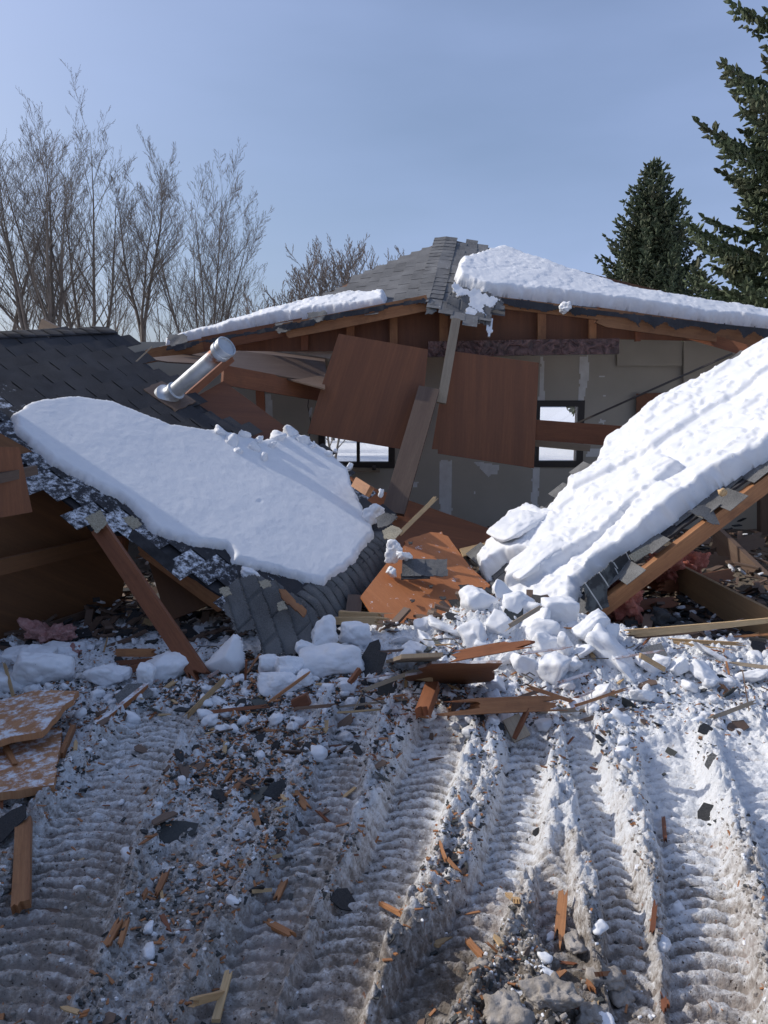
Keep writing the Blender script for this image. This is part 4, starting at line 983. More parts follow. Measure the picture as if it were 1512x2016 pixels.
# right side interior
panel('board', 'plywood_tan', [(1330, 1112, 6.2), (1345, 1116, 6.15), (1512, 1200, 4.95), (1700, 1310, 4.2), (1700, 1400, 4.2), (1512, 1278, 4.9), (1332, 1160, 6.15)], .03, 'wide tan board lying on edge at the right, its near end in the sun', 'board')
plank('splintered_board', 'lumber_fresh', Vector(G(1236, 1262)) + Vector((0, 0, .06)), P(1560, 1216, 4.5), .05, .025, jag0=.1, jag1=.2, bow=.02, label='long pale splintered board reaching to the right edge', cat='board', strips=8, taper1=.5)
plank('splintered_board', 'lumber_fresh', P(1240, 1256, 4.75), P(1460, 1268, 4.6), .022, .02, jag0=.1, jag1=.1, label='short pale splinter lying below the long splintered board', cat='splinter')
plank('splintered_board', 'lumber_fresh', P(1230, 1252, 4.75), P(1415, 1280, 4.55), .028, .02, jag1=.2, label='lowest pale splinter fanning from the long splintered board', cat='splinter')
chunk('insulation_batt', 'insulation', P(1228, 1180, 5.3), (.36, .3, .36), (.3, .2, .5), 151, 'torn red insulation hanging under the right slope', 'insulation', sub=5, noise=.32, nscale=4)
chunk('insulation_batt', 'insulation', P(1305, 1115, 6.2), (.34, .3, .26), (.3, .2, 1.5), 152, 'red insulation bundle behind the wide tan board', 'insulation', sub=5, noise=.32, nscale=4)
chunk('insulation_batt', 'insulation', P(1350, 1118, 6.4), (.3, .3, .26), (.3, .7, 1.5), 153, 'darker red insulation bundle touching the top of the wide tan board', 'insulation', sub=5, noise=.32, nscale=4)
chunk('insulation_batt', 'insulation_pink', P(98, 1250, 5.0), (.38, .2, .14), (0, .2, .1), 154, 'pink insulation clump at the foot of the leaning wall', 'insulation', sub=5, noise=.32, nscale=4)
chunk('insulation_batt', 'insulation_pink', P(135, 1292, 4.75), (.1, .2, .14), (0, .2, 1.1), 155, 'small pink insulation clump between the snow blocks on the left', 'insulation', sub=5, noise=.32, nscale=4)
for i, (a, b, w, m) in enumerate([((1180, 1145, 6.2), (1330, 1150, 6.4), .12, 'lumber_red'), ((1300, 1158, 6.0), (1440, 1130, 6.8), .1, 'lumber_red'), ((1240, 1130, 6.5), (1420, 1150, 6.6), .08, 'lumber_brown'), ((1400, 1075, 8.0), (1620, 1300, 6.0), .5, 'lumber_brown'),
                                  ((1230, 1080, 8.2), (1450, 1120, 7.5), .2, 'lumber_brown'), ((1390, 1100, 7.8), (1500, 1060, 8.0), .15, 'lumber_brown'), ((1210, 1195, 5.6), (1330, 1185, 5.7), .08, 'lumber_red')]):
    plank('timber', m, P(*a), P(*b), w, .05, side=Vector((0, .4, 1)), jag0=.1, jag1=.08,
          label=['red timber end lying behind the hanging red insulation', 'red timber poking out behind the wide tan board', 'dark timber across the pile behind the tan board', 'broad dark sheet sloping down at the right edge of the pile', 'dark board on top of the rear pile below the wall', 'dark board propped at the far right of the rear pile', 'dark red timber in the shade under the right slope'][i], cat='timber')
chunk('tar_block', 'shingle_fragment', P(1305, 1222, 5.1), (.2, .14, .15), (.2, .3, .2), 160, 'black lump of tarred shingles on the snow under the right slope', 'shingle lump', sub=4, noise=.3)
chunk('tar_block', 'shingle_fragment', P(1340, 1238, 5.0), (.26, .1, .08), (.1, .1, .2), 161, 'flat dark shingle lump right of the black one under the right slope', 'shingle lump', sub=4, noise=.3)
# dark floor of debris inside
# ------------------------------------------------------------------ metal vent pipe
pb = PL.hit(333, 782) + PL.n * .01; pt_ = P(448, 680, 6.5)
vp = empty('vent_pipe', pb, 'galvanised metal vent pipe tilting from the left slope, rusty below its cap', 'pipe')
ax = (pt_ - pb); Lp = ax.length
lathe('flashing_collar', 'galvanised', pb, ax, [(-.05, .0), (-.05, .125), (-.01, .125), (.0, .112), (.02, .09), (.05, .078), (.08, .076), (.085, .084), (.105, .084), (.11, .066)], parent=vp)
lathe('pipe', 'galvanised', pb, ax, [(0, .066), (.1, .066), (Lp * .4, .066), (Lp * .7, .066), (Lp * .8, .066), (Lp - .14, .066), (Lp - .05, .065)], parent=vp, rust=lambda h_: 1.0 if h_ > Lp - .24 else 0.0)
cb = pb + ax.normalized() * (Lp - .12)
lathe('rain_cap', 'galvanised', cb, ax, [(0, .066), (0, .086), (.008, .09), (.045, .09), (.05, .083), (.07, .083), (.075, .092), (.11, .092), (.115, .088), (.115, .079), (.10, .077), (.097, .0)], parent=vp)
cbp = Plane(PL.pt(0, 0, .012), PL.pt(1, 0, .012), PL.pt(0, 1, .012))
o = link_obj('deck_board', slab_mesh('deck_board', cbp, jag_poly([tuple(a) for a in PL.poly([(282, 768), (318, 752), (385, 792), (345, 812)])], .012, .06, 77), .008), 'lumber_brown'); rebase(o, pb); tag(o, 'bare brown roof board around the foot of the metal pipe', 'board')

# ------------------------------------------------------------------ snow blocks (each its own)
SB = [ # px, py, dims, rot, label
 (88, 1328, (.36, .16, .22), (.1, .2, .3), 'large square snow block left, above the dusted plywood piece'),
 (200, 1333, (.27, .18, .12), (0, .1, .1), 'rounded snow block second from the left in the shaded row'),
 (245, 1330, (.12, .12, .09), (0, .1, .5), 'small rounded snow block right of the rounded one in the shaded row'),
 (338, 1312, (.32, .20, .20), (.1, -.3, .2), 'snow block just left of the splintered foot of the leaning timber'),
 (289, 1336, (.10, .12, .20), (0, .1, .1), 'narrow upright snow block in the shaded row'),
 (536, 1315, (.17, .15, .12), (0, .1, .3), 'snow block below the torn shingle mat, left end'),
 (578, 1318, (.20, .16, .14), (.2, .5, .1), 'snow block leaning on the long flat one below the shingle mat'),
 (553, 1350, (.29, .2, .13), (0, .05, .1), 'broad snow block lying lowest below the shingle mat'),
 (565, 1328, (.12, .12, .1), (0, .1, .3), 'small snow block in the middle of the heap below the mat'),
 (652, 1305, (.40, .22, .15), (.1, -.15, .1), 'long flat snow block right of the shingle mat'),
 (600, 1345, (.14, .15, .1), (0, .1, .3), 'snow block at the right end of the heap below the mat'),
 (682, 1360, (.10, .1, .07), (0, .1, .3), 'single small round snow lump on the littered snow, middle'),
 (640, 1258, (.20, .18, .28), (.1, .1, .3), 'tall white snow block against the fallen ridge'),
 (700, 1255, (.20, .18, .18), (.1, .1, .3), 'snow block right of the tall one by the fallen ridge'),
 (718, 1248, (.16, .06, .06), (.1, .6, .1), 'narrow snow bar beside the fallen ridge'),
 (608, 1290, (.2, .12, .1), (.1, .2, .3), 'snow block behind the dark felt piece'),
 (30, 1345, (.24, .2, .12), (.1, .2, .3), 'snow block at the left edge above the dusted plywood'),
 (60, 1290, (.34, .2, .12), (.1, .1, .1), 'shaded snow heap by the leaning wall'),
 (125, 1280, (.3, .2, .1), (.1, .1, .6), 'flat snow heap below the pink insulation'),
 (470, 1338, (.08, .08, .05), (.1, .1, .6), 'small lump right of the timber foot'),
]
for i, (px, py, d, rot, lab) in enumerate(SB):
    q = G(px, py + d[2] * 110, 0); q.z += d[2] * .38
    chunk('snow_block', 'snow', q, d, rot, 200 + i, lab, sub=5, noise=.07, soft=12)
# triangular block
def prism_chunk(pts, t, label, seed, name='snow_block', m='snow', noise=.02, toward=None):
    W = [P(*q) for q in pts]; pl = fit_plane(W, toward); poly = np.array([pl.uv(pl.hit(q[0], q[1])) for q in pts])
    def hf(pt, sd):
        s = sd + n2(pt[:, 0], pt[:, 1], 9, 3, seed) * .012
        return t * np.power(np.clip(s / (t * .8), 0, 1), .5) + noise * n2(pt[:, 0], pt[:, 1], 8, 3, seed + 1) * np.clip(s / .03, 0, 1) - t * .5, s
    me = grid_sheet(name, pl, poly, .010, hf, base=-t * .5, cut=-.004)
    o = link_obj(name, me, m); rebase(o, pl.o); return tag(o, label, 'snow block')
yb = G(440, 1328).y
prism_chunk([(a, b, yb + (1328 - b) * .0012) for a, b in [(395, 1308), (458, 1244), (472, 1252), (482, 1305), (468, 1328), (440, 1330), (402, 1322)]], .12, 'large triangular snow block right of the leaning timber', 260)
# rubble on the right
RB = [
 (830, 1238, (.14, .14, .22)), (845, 1262, (.24, .2, .2)), (875, 1212, (.16, .12, .22)), (905, 1240, (.26, .2, .2)), (880, 1285, (.3, .2, .16)), (935, 1222, (.22, .18, .24)), (990, 1220, (.24, .2, .2)), (1035, 1225, (.24, .2, .2)),
 (960, 1260, (.40, .2, .30)), (1010, 1270, (.2, .2, .2)), (930, 1300, (.25, .2, .12)), (985, 1300, (.22, .2, .12)), (820, 1285, (.2, .2, .1)), (860, 1300, (.25, .2, .08)), (1045, 1200, (.3, .2, .16)), (955, 1180, (.26, .16, .14)), (1000, 1172, (.2, .06, .14)),
 (800, 1305, (.2, .15, .08)), (905, 1270, (.22, .2, .24)), (790, 1270, (.16, .16, .1)), (760, 1300, (.12, .1, .06)), (1050, 1255, (.2, .2, .2)), (1075, 1240, (.2, .2, .15)),
 (1020, 1300, (.20, .2, .15)), (1060, 1310, (.28, .2, .2)), (1000, 1335, (.18, .16, .15)), (1045, 1345, (.3, .2, .15)), (1100, 1280, (.3, .2, .24)), (1145, 1265, (.16, .1, .22)), (1170, 1290, (.34, .14, .26)), (1090, 1345, (.28, .2, .2)), (1140, 1355, (.22, .2, .2)),
 (1200, 1330, (.45, .24, .18)), (1245, 1290, (.14, .12, .22)), (1275, 1300, (.2, .14, .2)), (1300, 1320, (.14, .1, .14)), (1230, 1350, (.3, .2, .14)), (1330, 1330, (.2, .2, .12)), (1360, 1300, (.3, .2, .1)), (1110, 1335, (.14, .12, .26)), (1160, 1245, (.2, .14, .2)), (1200, 1255, (.14, .12, .16)),
 (1390, 1330, (.2, .2, .1)), (1440, 1350, (.3, .2, .1)), (1400, 1290, (.3, .2, .08)), (1180, 1375, (.2, .16, .1)), (975, 1355, (.14, .12, .1)), (1260, 1380, (.2, .16, .08)), (1120, 1385, (.2, .1, .06)), (1490, 1330, (.3, .2, .1)),
]
for i, (px, py, d) in enumerate(RB):
    if i % 5 == 3: continue
    f = .8 if px < 850 else (.95 if px < 1070 and py < 1290 else .8)
    d = tuple(v * f for v in d); flat = rnd.random() < .45
    if flat: d = (d[0] * 1.15, d[1] * 1.0, d[2] * .38)
    q = G(px, py + d[2] * 60, 0); q.z += d[2] * .30
    chunk('snow_block', 'snow', q, d, (rnd.uniform(-.9, .9), rnd.uniform(-.9, .9), rnd.uniform(-1.2, 1.2)), 300 + i, 'white broken snow block in the sunlit heap below the right slope', group='snow blocks heaped below the right slope', sub=4, noise=.07, soft=34, planes=rnd.choice((4, 6, 8)))
chunk('snow_bar', 'snow', P(1135, 1315, 4.25), (.48, .10, .10), (.1, R(-26), R(8)), 380, 'long bar of snow propped up diagonally on the sunlit heap', 'snow block', sub=5, noise=.10)
prism_chunk([(1000, 1238, 4.95), (1040, 1195, 5.1), (1075, 1215, 5.0), (1060, 1262, 4.9), (1020, 1275, 4.85)], .12, 'tipped snow plate at the foot of the right slope', 381)
prism_chunk([(905, 1222, 4.75), (955, 1200, 4.8), (995, 1225, 4.75), (975, 1262, 4.66), (950, 1278, 4.62), (920, 1250, 4.66)], .12, 'big smooth snow plate in the middle of the sunlit heap', 382)
prism_chunk([(960, 1165, 5.2), (1000, 1150, 5.3), (998, 1180, 5.2), (975, 1185, 5.1)], .06, 'thin upright snow plate at the top of the sunlit heap', 383)

# ------------------------------------------------------------------ named timber and scraps in the yard
def gp(px, py, dz=.02):
    g = G(px, py); z = g.z + dz; d = ray(px, py); return CAM + d * ((z - EYE) / d.z)
plank('timber', 'lumber', gp(893, 1392, .10), gp(1100, 1384, .11), .075, .05, side=Vector((0, .5, 1)), jag0=.25, jag1=.15, label='long orange timber lying sunlit across the front of the heap, one end split', cat='timber', strips=8)
plank('splinter', 'lumber', gp(1040, 1352, .10), gp(1130, 1382, .03), .02, .015, jag0=.05, label='curved thin splinter behind the right end of the long orange timber', cat='splinter')
plank('board', 'lumber_grey', gp(1005, 1412, .04), gp(1028, 1455, .03), .09, .02, side=Vector((1, 0, 0)), label='short pale board standing in the snow below the orange timber', cat='board')
plank('splinter', 'lumber_red', gp(1040, 1395, .08), gp(1012, 1455, .02), .02, .02, label='dark red splinter crossing the short pale board', cat='splinter')
plank('timber', 'lumber_red', gp(852, 1350, .09), gp(832, 1405, .05), .07, .05, side=Vector((1, 0, .2)), jag1=.05, label='dusted red timber stub pointing at the viewer in the middle', cat='timber')
gpanel('chipped_plywood', 'plywood_snowy', [(798, 1332, .04), (850, 1302, .05), (990, 1300, .05), (962, 1338, .04), (900, 1346, .04), (840, 1348, .04)], .014, 'chipped snow dusted plywood piece in front of the sunlit heap', 'plywood', amp=.03, step=.06)
gpanel('board', 'lumber_grey', [(755, 1302, .05), (790, 1288, .06), (872, 1284, .08), (845, 1306, .06)], .02, 'thin dusted board left of the chipped plywood', 'board', amp=.01, step=.06)
plank('splinter', 'lumber_red', gp(895, 1292, .14), gp(1030, 1266, .20), .05, .02, jag0=.1, jag1=.25, label='long curved bark splinter in front of the big snow plate', cat='splinter', side=Vector((0, .4, 1)))
plank('splinter', 'lumber_fresh', gp(805, 1328, .05), gp(850, 1335, .05), .04, .02, jag0=.15, label='pale splintered end left of the chipped plywood', cat='splinter')
plank('stick', 'lumber_red', gp(688, 1345, .03), gp(708, 1318, .06), .03, .02, label='short red stick leaning on the long flat snow block', cat='stick')
plank('timber', 'lumber_red', gp(578, 1388, .03), gp(608, 1375, .05), .06, .05, label='short red timber block in the littered snow, middle left', cat='timber')
plank('stick', 'lumber_red', gp(483, 1338, .05), gp(485, 1300, .12), .012, .012, label='thin upright stick left of the snow heap below the mat', cat='stick')
for i, (a, b, w, m, lab) in enumerate([((228, 1285), (305, 1285), .05, 'lumber', 'orange board lying behind the shaded snow row'), ((230, 1306), (300, 1300), .03, 'lumber_red', 'thin red board in front of the orange board in the shade'),
        ((236, 1322), (282, 1312), .04, 'lumber_red', 'dark red board end touching the shaded snow row'), ((255, 1215), (320, 1232), .05, 'lumber_fresh', 'pale board under the leaning timber'), ((140, 1200), (262, 1160), .06, 'lumber_brown', 'dark board in the shade along the leaning wall'),
        ((100, 1232), (250, 1180), .05, 'lumber_brown', 'long dark lath in the shade along the leaning wall'), ((80, 1262), (120, 1280), .06, 'lumber_red', 'short reddish board by the pink insulation'),
        ((185, 1435), (290, 1350), .03, 'lumber_dusted', 'dusted red board edge slanting beyond the plywood piece on the left')]):
    plank('board', m, gp(*a, .04), gp(*b, .05), w, .03, side=Vector((0, .3, 1)), jag0=.03, jag1=.03, label=lab, cat='board')
# plywood pieces at the left edge
gpanel('plywood_piece', 'plywood_dusted', [(-140, 1430), (0, 1424), (122, 1434), (106, 1545), (0, 1560), (-140, 1580)], .035, 'snow dusted plywood piece lying at the left edge', 'plywood', dz=.05, amp=[0, 0, .004, .012, .012, 0], step=.04)
gpanel('plywood_piece', 'plywood_dusted', [(-120, 1410), (-20, 1385), (70, 1358), (155, 1360), (130, 1385), (82, 1440), (0, 1458), (-120, 1465)], .03, 'upper dusted plywood piece overlapping the one at the left edge', 'plywood', dz=.13, amp=[0, 0, .004, .02, .01, .02, .01, 0], step=.05)
plank('splinter', 'lumber', gp(10, 1470, .08), gp(30, 1510, .06), .03, .02, jag1=.03, label='orange splinter on the plywood piece at the left edge', cat='splinter')
plank('splinter', 'lumber', gp(120, 1490, .03), gp(145, 1430, .05), .04, .02, jag1=.05, label='orange lath beside the right edge of the dusted plywood piece', cat='splinter')
plank('timber', 'lumber', gp(47, 1618, .03), gp(42, 1785, .03), .055, .03, side=Vector((1, 0, .1)), jag0=.03, jag1=.02, label='brown timber offcut lying lengthwise near the left edge', cat='timber')
plank('splinter', 'lumber', gp(1100, 1858, .02), gp(1108, 1760, .035), .03, .02, side=Vector((1, 0, 0)), jag0=.1, jag1=.04, label='split orange splinter standing out on the mud, lower right', cat='splinter')
plank('splinter', 'lumber_fresh', gp(425, 2010, .02), gp(450, 1915, .03), .022, .012, side=Vector((1, 0, 0)), jag1=.03, label='long pale splinter at the bottom edge left of the middle', cat='splinter')
plank('splinter', 'lumber_fresh', gp(372, 1975, .02), gp(438, 1957, .03), .02, .012, jag0=.06, label='pale splinter meeting the long one at the bottom edge', cat='splinter')
for i, (a, b, w, m) in enumerate([((205, 1870), (235, 1815), .03, 'lumber'), ((235, 1865), (250, 1812), .02, 'lumber'), ((308, 1762), (328, 1715), .028, 'lumber'), ((280, 1770), (290, 1752), .018, 'lumber'), ((545, 1770), (560, 1735), .03, 'lumber'), ((525, 1815), (575, 1842), .035, 'lumber'),
                                   ((468, 1700), (548, 1685), .014, 'lumber_fresh'), ((500, 1755), (530, 1752), .01, 'lumber_fresh'), ((866, 1660), (878, 1695), .016, 'lumber'), ((748, 1778), (790, 1800), .018, 'lumber'), ((920, 1850), (950, 1885), .026, 'lumber'), ((1178, 1918), (1232, 1914), .024, 'lumber'),
                                   ((1000, 1760), (1020, 1775), .03, 'lumber_fresh'), ((1306, 1610), (1310, 1655), .02, 'lumber_red'), ((1306, 1960), (1312, 1990), .03, 'lumber_red'), ((1152, 1928), (1168, 1950), .02, 'lumber'), ((1283, 1840), (1290, 1780), .02, 'lumber_red')]):
    plank('splinter', m, gp(*a, .012), gp(*b, .022), w * .72, .012, side=Vector((1, 0, .1)), jag0=.03, jag1=.03, label='orange wood splinter pressed into the rutted snow in front', cat='splinter', group='larger wood splinters in the rutted snow')
for i, (px, py, s, m, lab) in enumerate([(840, 1298, .20, 'shingle_fragment', 'black felt piece with straight edges before the small board'), (732, 1290, .16, 'shingle_fragment', 'upper square black felt piece right of the long flat snow block'), (730, 1325, .24, 'shingle_fragment', 'lower broad black felt piece right of the long flat snow block'),
        (600, 1290, .13, 'shingle_fragment', 'folded black felt piece among the snow blocks below the mat'), (678, 1272, .15, 'shingle_pale', 'pale backed shingle lying between two snow blocks'), (272, 1378, .22, 'shingle_mid', 'grey shingle chunk frozen in the snow below the narrow block'),
        (765, 1365, .13, 'shingle_fragment', 'black bent shingle in the litter right of the small lump'), (830, 1358, .12, 'shingle_fragment', 'black shingle beside the dusted red stub'), (1010, 1305, .15, 'shingle_fragment', 'torn black shingle on the sunlit heap behind the orange timber'),
        (1288, 1300, .2, 'shingle_mid', 'tilted black shingle with a pale stick on the right heap'), (350, 1650, .16, 'shingle_fragment', 'standing black shingle shard left of the middle'), (545, 1570, .12, 'shingle_fragment', 'black shingle shard frozen in the snow, centre left'),
        (1395, 1595, .11, 'shingle_fragment', 'curled black shingle in the right wheel track'), (1400, 1505, .09, 'shingle_mid', 'greenish grey shingle tip standing on the right ridge'), (1387, 1440, .09, 'shingle_fragment', 'upright black shard in the white snow at the right'),
        (1450, 1430, .12, 'lumber_brown', 'upright dark wood shard in the white snow at the far right'), (1495, 1285, .13, 'shingle_fragment', 'black shard on the snow at the right edge'), (1060, 1640, .05, 'shingle_fragment', 'small black shard on the lit ridge'), (1150, 1395, .05, 'shingle_fragment', 'small black crumb right of the orange timber'),
        (470, 1400, .12, 'shingle_fragment', 'black shard beside the littered snow patch left'), (0, 1640, .2, 'shingle_fragment', 'black shard cut by the left edge')]):
    q = G(px, py, s * .15); me_seed = 500 + i; r = random.Random(me_seed)
    poly = [(math.cos(t) * s / 2 * r.uniform(.7, 1.25), math.sin(t) * s / 2 * r.uniform(.5, 1.0)) for t in [k * math.pi * 2 / 7 + r.uniform(-.25, .25) for k in range(7)]]
    nrm = Vector((r.uniform(-.5, .5), r.uniform(-.9, -.1), r.uniform(.5, 1))).normalized(); u = nrm.orthogonal().normalized()
    pl = Plane(q, q + u, q + nrm.cross(u), up=nrm)
    o = link_obj('shingle_piece', slab_mesh('shingle_piece', pl, poly, .006), m); rebase(o, q); tag(o, lab, 'shingle')
plank('stick', 'lumber_fresh', gp(1260, 1290, .18), gp(1308, 1318, .10), .025, .012, label='pale stick lying on the tilted black shingle', cat='stick')

rs = random.Random(77)
for i in range(46):
    while True:
        px, py = rs.uniform(-20, 1520), rs.uniform(1235, 1420)
        if not (px < 830 and py < 1275 and px > 430): break
    a = rs.gauss(0, .5) + (0 if rs.random() < .7 else 1.2); L = rs.uniform(.12, .42); q = gp(px, py, .03); d_ = Vector((math.cos(a), math.sin(a) * .8, rs.uniform(-.05, .3))).normalized()
    plank('splinter', rs.choice(['lumber', 'lumber_red', 'lumber_brown', 'lumber_brown', 'lumber_dusted', 'lumber_fresh', 'lumber_grey']), q, q + d_ * L, L * rs.uniform(.03, .075), rs.uniform(.005, .014), side=Vector((0, .6, 1)), jag0=L * .2, jag1=L * .25, strips=4,
          label='broken wood splinter sticking out of the debris along the foot of the wreck', cat='splinter', group='splinters along the foot of the wreck')
for i in range(7):
    px, py = rs.uniform(60, 1450), rs.uniform(1270, 1420); q = gp(px, py, .02); pts = [q]; a = rs.uniform(0, 6.28)
    for k in range(7):
        a += rs.gauss(0, .7); pts.append(pts[-1] + Vector((math.cos(a) * .05, math.sin(a) * .05, rs.uniform(-.01, .03) if k < 4 else -.01)))
    Vc, Fc = tube_np(pts, [.0035] * 8, 5); o = link_obj('wire', mesh_np('wire', np.array([tuple(v) for v in Vc]), np.array(Fc), smooth=True), 'iron'); rebase(o, q); tag(o, 'thin black bent wire curling out of the debris', 'wire', 'bent wires in the debris')
# dirt boulder and clods
chunk('dirt_clod', 'clod', gp(1085, 1965, .02), (.16, .11, .09), (0, 0, .2), 700, 'big flat grey clod of frozen dirt at the lower right', 'clod', sub=5, noise=.15)
for i, (px, py, s) in enumerate([(1190, 1925, .09), (1000, 1995, .1), (1215, 1955, .07), (1000, 2000, .12), (945, 1905, .06), (1130, 1860, .07), (1165, 2000, .07)]):
    chunk('dirt_clod', 'clod', gp(px, py, .01), (s * 1.2, s, s * .7), (0, 0, i), 710 + i, 'small grey clod of frozen dirt near the big flat one', 'clod', 'small clods at the lower right', sub=4, noise=.2)

# ------------------------------------------------------------------ litter: countable pieces, then crumbs
def weight(px, py):
    """how littered the yard is, by eye, over ground seen there"""
    w = .45 * math.exp(-((py - 1410) / 110) ** 2) + .08
    w *= 1.6 * math.exp(-((px - 560) / 420) ** 2) + .35
    if px > 950 and py > 1400: w *= .45
    if py < 1290: w *= 1.2
    return w
def scatter(n, seed, f=weight, y0=1180, y1=2050, wmax=.75, xm=0):
    r = random.Random(seed); out = []
    while len(out) < n:
        px = r.uniform(-60 - xm, 1580 + xm); py = r.uniform(y0, y1)
        q0 = g0(px, py); cl_ = mnoise.noise(Vector((q0[0] * 2.6, q0[1] * 2.6, 1.5))) * 1.3; tk = T(*q0)
        if r.random() * wmax > f(px, py) * max(.12, .75 + 1.1 * cl_) * (.4 if tk > .5 else 1): continue
        if py < 1280 and 420 < px < 1130 and not (px > 830 and py > 1240): continue
        out.append((px, py))
    return out
# wood chips
chip_me = []
for k in range(10):
    L = [.16, .10, .07, .12, .05, .08, .13, .04, .06, .09][k]; w = L * rnd.uniform(.10, .3)
    me = plank_mesh('wood_chip', Vector((-L / 2, 0, 0)), Vector((L / 2, 0, 0)), w, max(.004, w * .3), Vector((0, 1, 0)), jag0=L * .3, jag1=L * .3, strips=3, seed=900 + k)
    me.materials.append(MATS[['lumber', 'lumber_red', 'lumber', 'lumber_fresh', 'lumber_red', 'lumber', 'lumber_fresh', 'lumber_brown', 'lumber_red', 'lumber'][k]]); chip_me.append(me)
for px, py in scatter(270, 61):
    q = G(px, py, .012); o = bpy.data.objects.new('wood_chip', rnd.choice(chip_me)); COL.objects.link(o); o.location = q
    o.rotation_euler = (rnd.uniform(-.4, .4), rnd.uniform(-.5, .3), rnd.uniform(0, 6.28)); s = rnd.uniform(.28, .95); o.scale = (s, s, s)
    tag(o, 'small broken wood chip lying loose on the littered snow', 'wood chip', 'wood chips scattered on the snow')
frag_me = []
for k in range(10):
    r = random.Random(950 + k); s = [.10, .07, .05, .08, .04, .06, .09, .03, .05, .06][k]
    poly = [(math.cos(t) * s / 2 * r.uniform(.6, 1.4), math.sin(t) * s / 2 * r.uniform(.35, 1.0)) for t in [j * math.pi * 2 / 6 + r.uniform(-.3, .3) for j in range(6)]]
    pl = Plane(Vector((0, 0, 0)), Vector((1, 0, 0)), Vector((0, 1, 0))); me = slab_mesh('shingle_chip', pl, poly, .005); me.materials.append(MATS['shingle_fragment' if k % 4 else 'lumber_brown']); frag_me.append(me)
for px, py in scatter(290, 62):
    q = G(px, py, .012); o = bpy.data.objects.new('shingle_chip', rnd.choice(frag_me)); COL.objects.link(o); o.location = q
    o.rotation_euler = (rnd.uniform(-1.0, 1.0), rnd.uniform(-.8, .8), rnd.uniform(0, 6.28)); s = rnd.uniform(.5, 1.35); o.scale = (s, s, s)
    tag(o, 'small black shingle shard lying loose on the littered snow', 'shingle', 'shingle shards scattered on the snow')
lump_me = []
for k in range(8):
    V, F = chunk_np((.10, .075, .055), 970 + k, sub=3, noise=.12); me = mesh_np('snow_clump', V, F, smooth=True); me.materials.append(MATS['snow' if k % 3 else 'snow_dirty']); lump_me.append(me)
def wl(px, py):
    w = .5 * math.exp(-((py - 1370) / 70) ** 2) + (.10 if py < 1560 else .035)
    if 150 < px < 700 and py < 1600: w += .12
    return w
for px, py in scatter(260, 63, wl, 1190, 2040, .6):
    q = G(px, py, .01); o = bpy.data.objects.new('snow_clump', rnd.choice(lump_me)); COL.objects.link(o); o.location = q
    o.rotation_euler = (rnd.uniform(-.5, .5), rnd.uniform(-.5, .5), rnd.uniform(0, 6.28)); s = rnd.uniform(.3, 1.2) * (1 if py < 1500 else .55); o.scale = (s, s, s)
    tag(o, 'small white snow clump lying loose on the littered snow', 'snow block', 'snow clumps scattered on the snow')
# crumbs nobody could count
def crumbs(name, n, seed, TV, TF, size, m, label, wfun, lo=1200, flat=1.0, elong=1.0):
    r = np.random.default_rng(seed); Ms = []; pts = scatter(int(n * 1.5), seed, wfun, lo, 2080, .7, 420)
    for px, py in pts:
        q = G(px, py, .002)
        if T(q.x, q.y) > .3 and r.random() < .85: continue
        s = size * r.uniform(.35, 1.3) ** 1.6
        a = r.uniform(0, 6.28); b = r.normal() * .35; ca, sa = math.cos(a), math.sin(a)
        A = np.array([[ca, -sa, 0], [sa, ca, 0], [0, 0, 1]]) @ np.array([[1, 0, b], [0, 1, 0], [-b, 0, 1]]) @ np.diag([s * elong, s, s * flat])
        Ms.append(np.concatenate([A, np.array([[q.x], [q.y], [q.z]])], 1))
    me = merge_inst(name, TV, TF, Ms, smooth=False); o = link_obj(name, me, m); o['kind'] = 'stuff'; o['label'] = label; o['category'] = 'litter'; return o
cV, cF = chunk_np((1, .8, .7), 33, sub=2, noise=.2)
flatw = lambda px, py: .25 + .3 * math.exp(-((py - 1420) / 160) ** 2)
crumbs('snow_crumbs', 4500, 71, cV, cF, .010, 'snow', 'fine white snow crumbs strewn over the yard', flatw)
crumbs('dirt_crumbs', 7000, 72, cV, cF, .013, 'clod', 'fine grey clods strewn over the ruts', lambda px, py: .15 + .5 * sstep(1350, 1700, np.array(py)).item(), lo=1330)
crumbs('wood_litter', 6500, 73, BOXV, BOXF, .0065, 'lumber', 'fine wood splinters strewn over the yard', weight, flat=.4, elong=3.2)
crumbs('shingle_litter', 7500, 74, BOXV, BOXF, .0105, 'shingle_fragment', 'fine black shingle grit strewn over the yard', weight, flat=.3, elong=1.5)
# debris in the shade inside
def inside_litter(name, n, seed, size, m, TV, TF, label, flat, elong):
    r = np.random.default_rng(seed); Ms = []
    for _ in range(n):
        x = r.uniform(-2.6, 4.6); y = r.uniform(5.0, 9.8) if r.random() < .5 else r.uniform(4.9, 6.6); z = H(x, y) + abs(r.normal()) * .05 * (1 if y > 5.6 else .2) + .01
        s = size * r.uniform(.4, 1.3); a = r.uniform(0, 6.28); b = r.normal() * .4; ca, sa = math.cos(a), math.sin(a)
        A = np.array([[ca, -sa, 0], [sa, ca, 0], [0, 0, 1]]) @ np.array([[1, 0, b], [0, 1, 0], [-b, 0, 1]]) @ np.diag([s * elong, s, s * flat])
        Ms.append(np.concatenate([A, np.array([[x], [y], [z]])], 1))
    o = link_obj(name, merge_inst(name, TV, TF, Ms), m); o['kind'] = 'stuff'; o['label'] = label; o['category'] = 'rubble'
inside_litter('wood_rubble', 1500, 81, .05, 'lumber_brown', BOXV, BOXF, 'dark splintered wood rubble inside the wreck', .3, 3.5)
inside_litter('shingle_rubble', 900, 82, .08, 'shingle_fragment', BOXV, BOXF, 'dark shingle rubble inside the wreck', .15, 1.3)
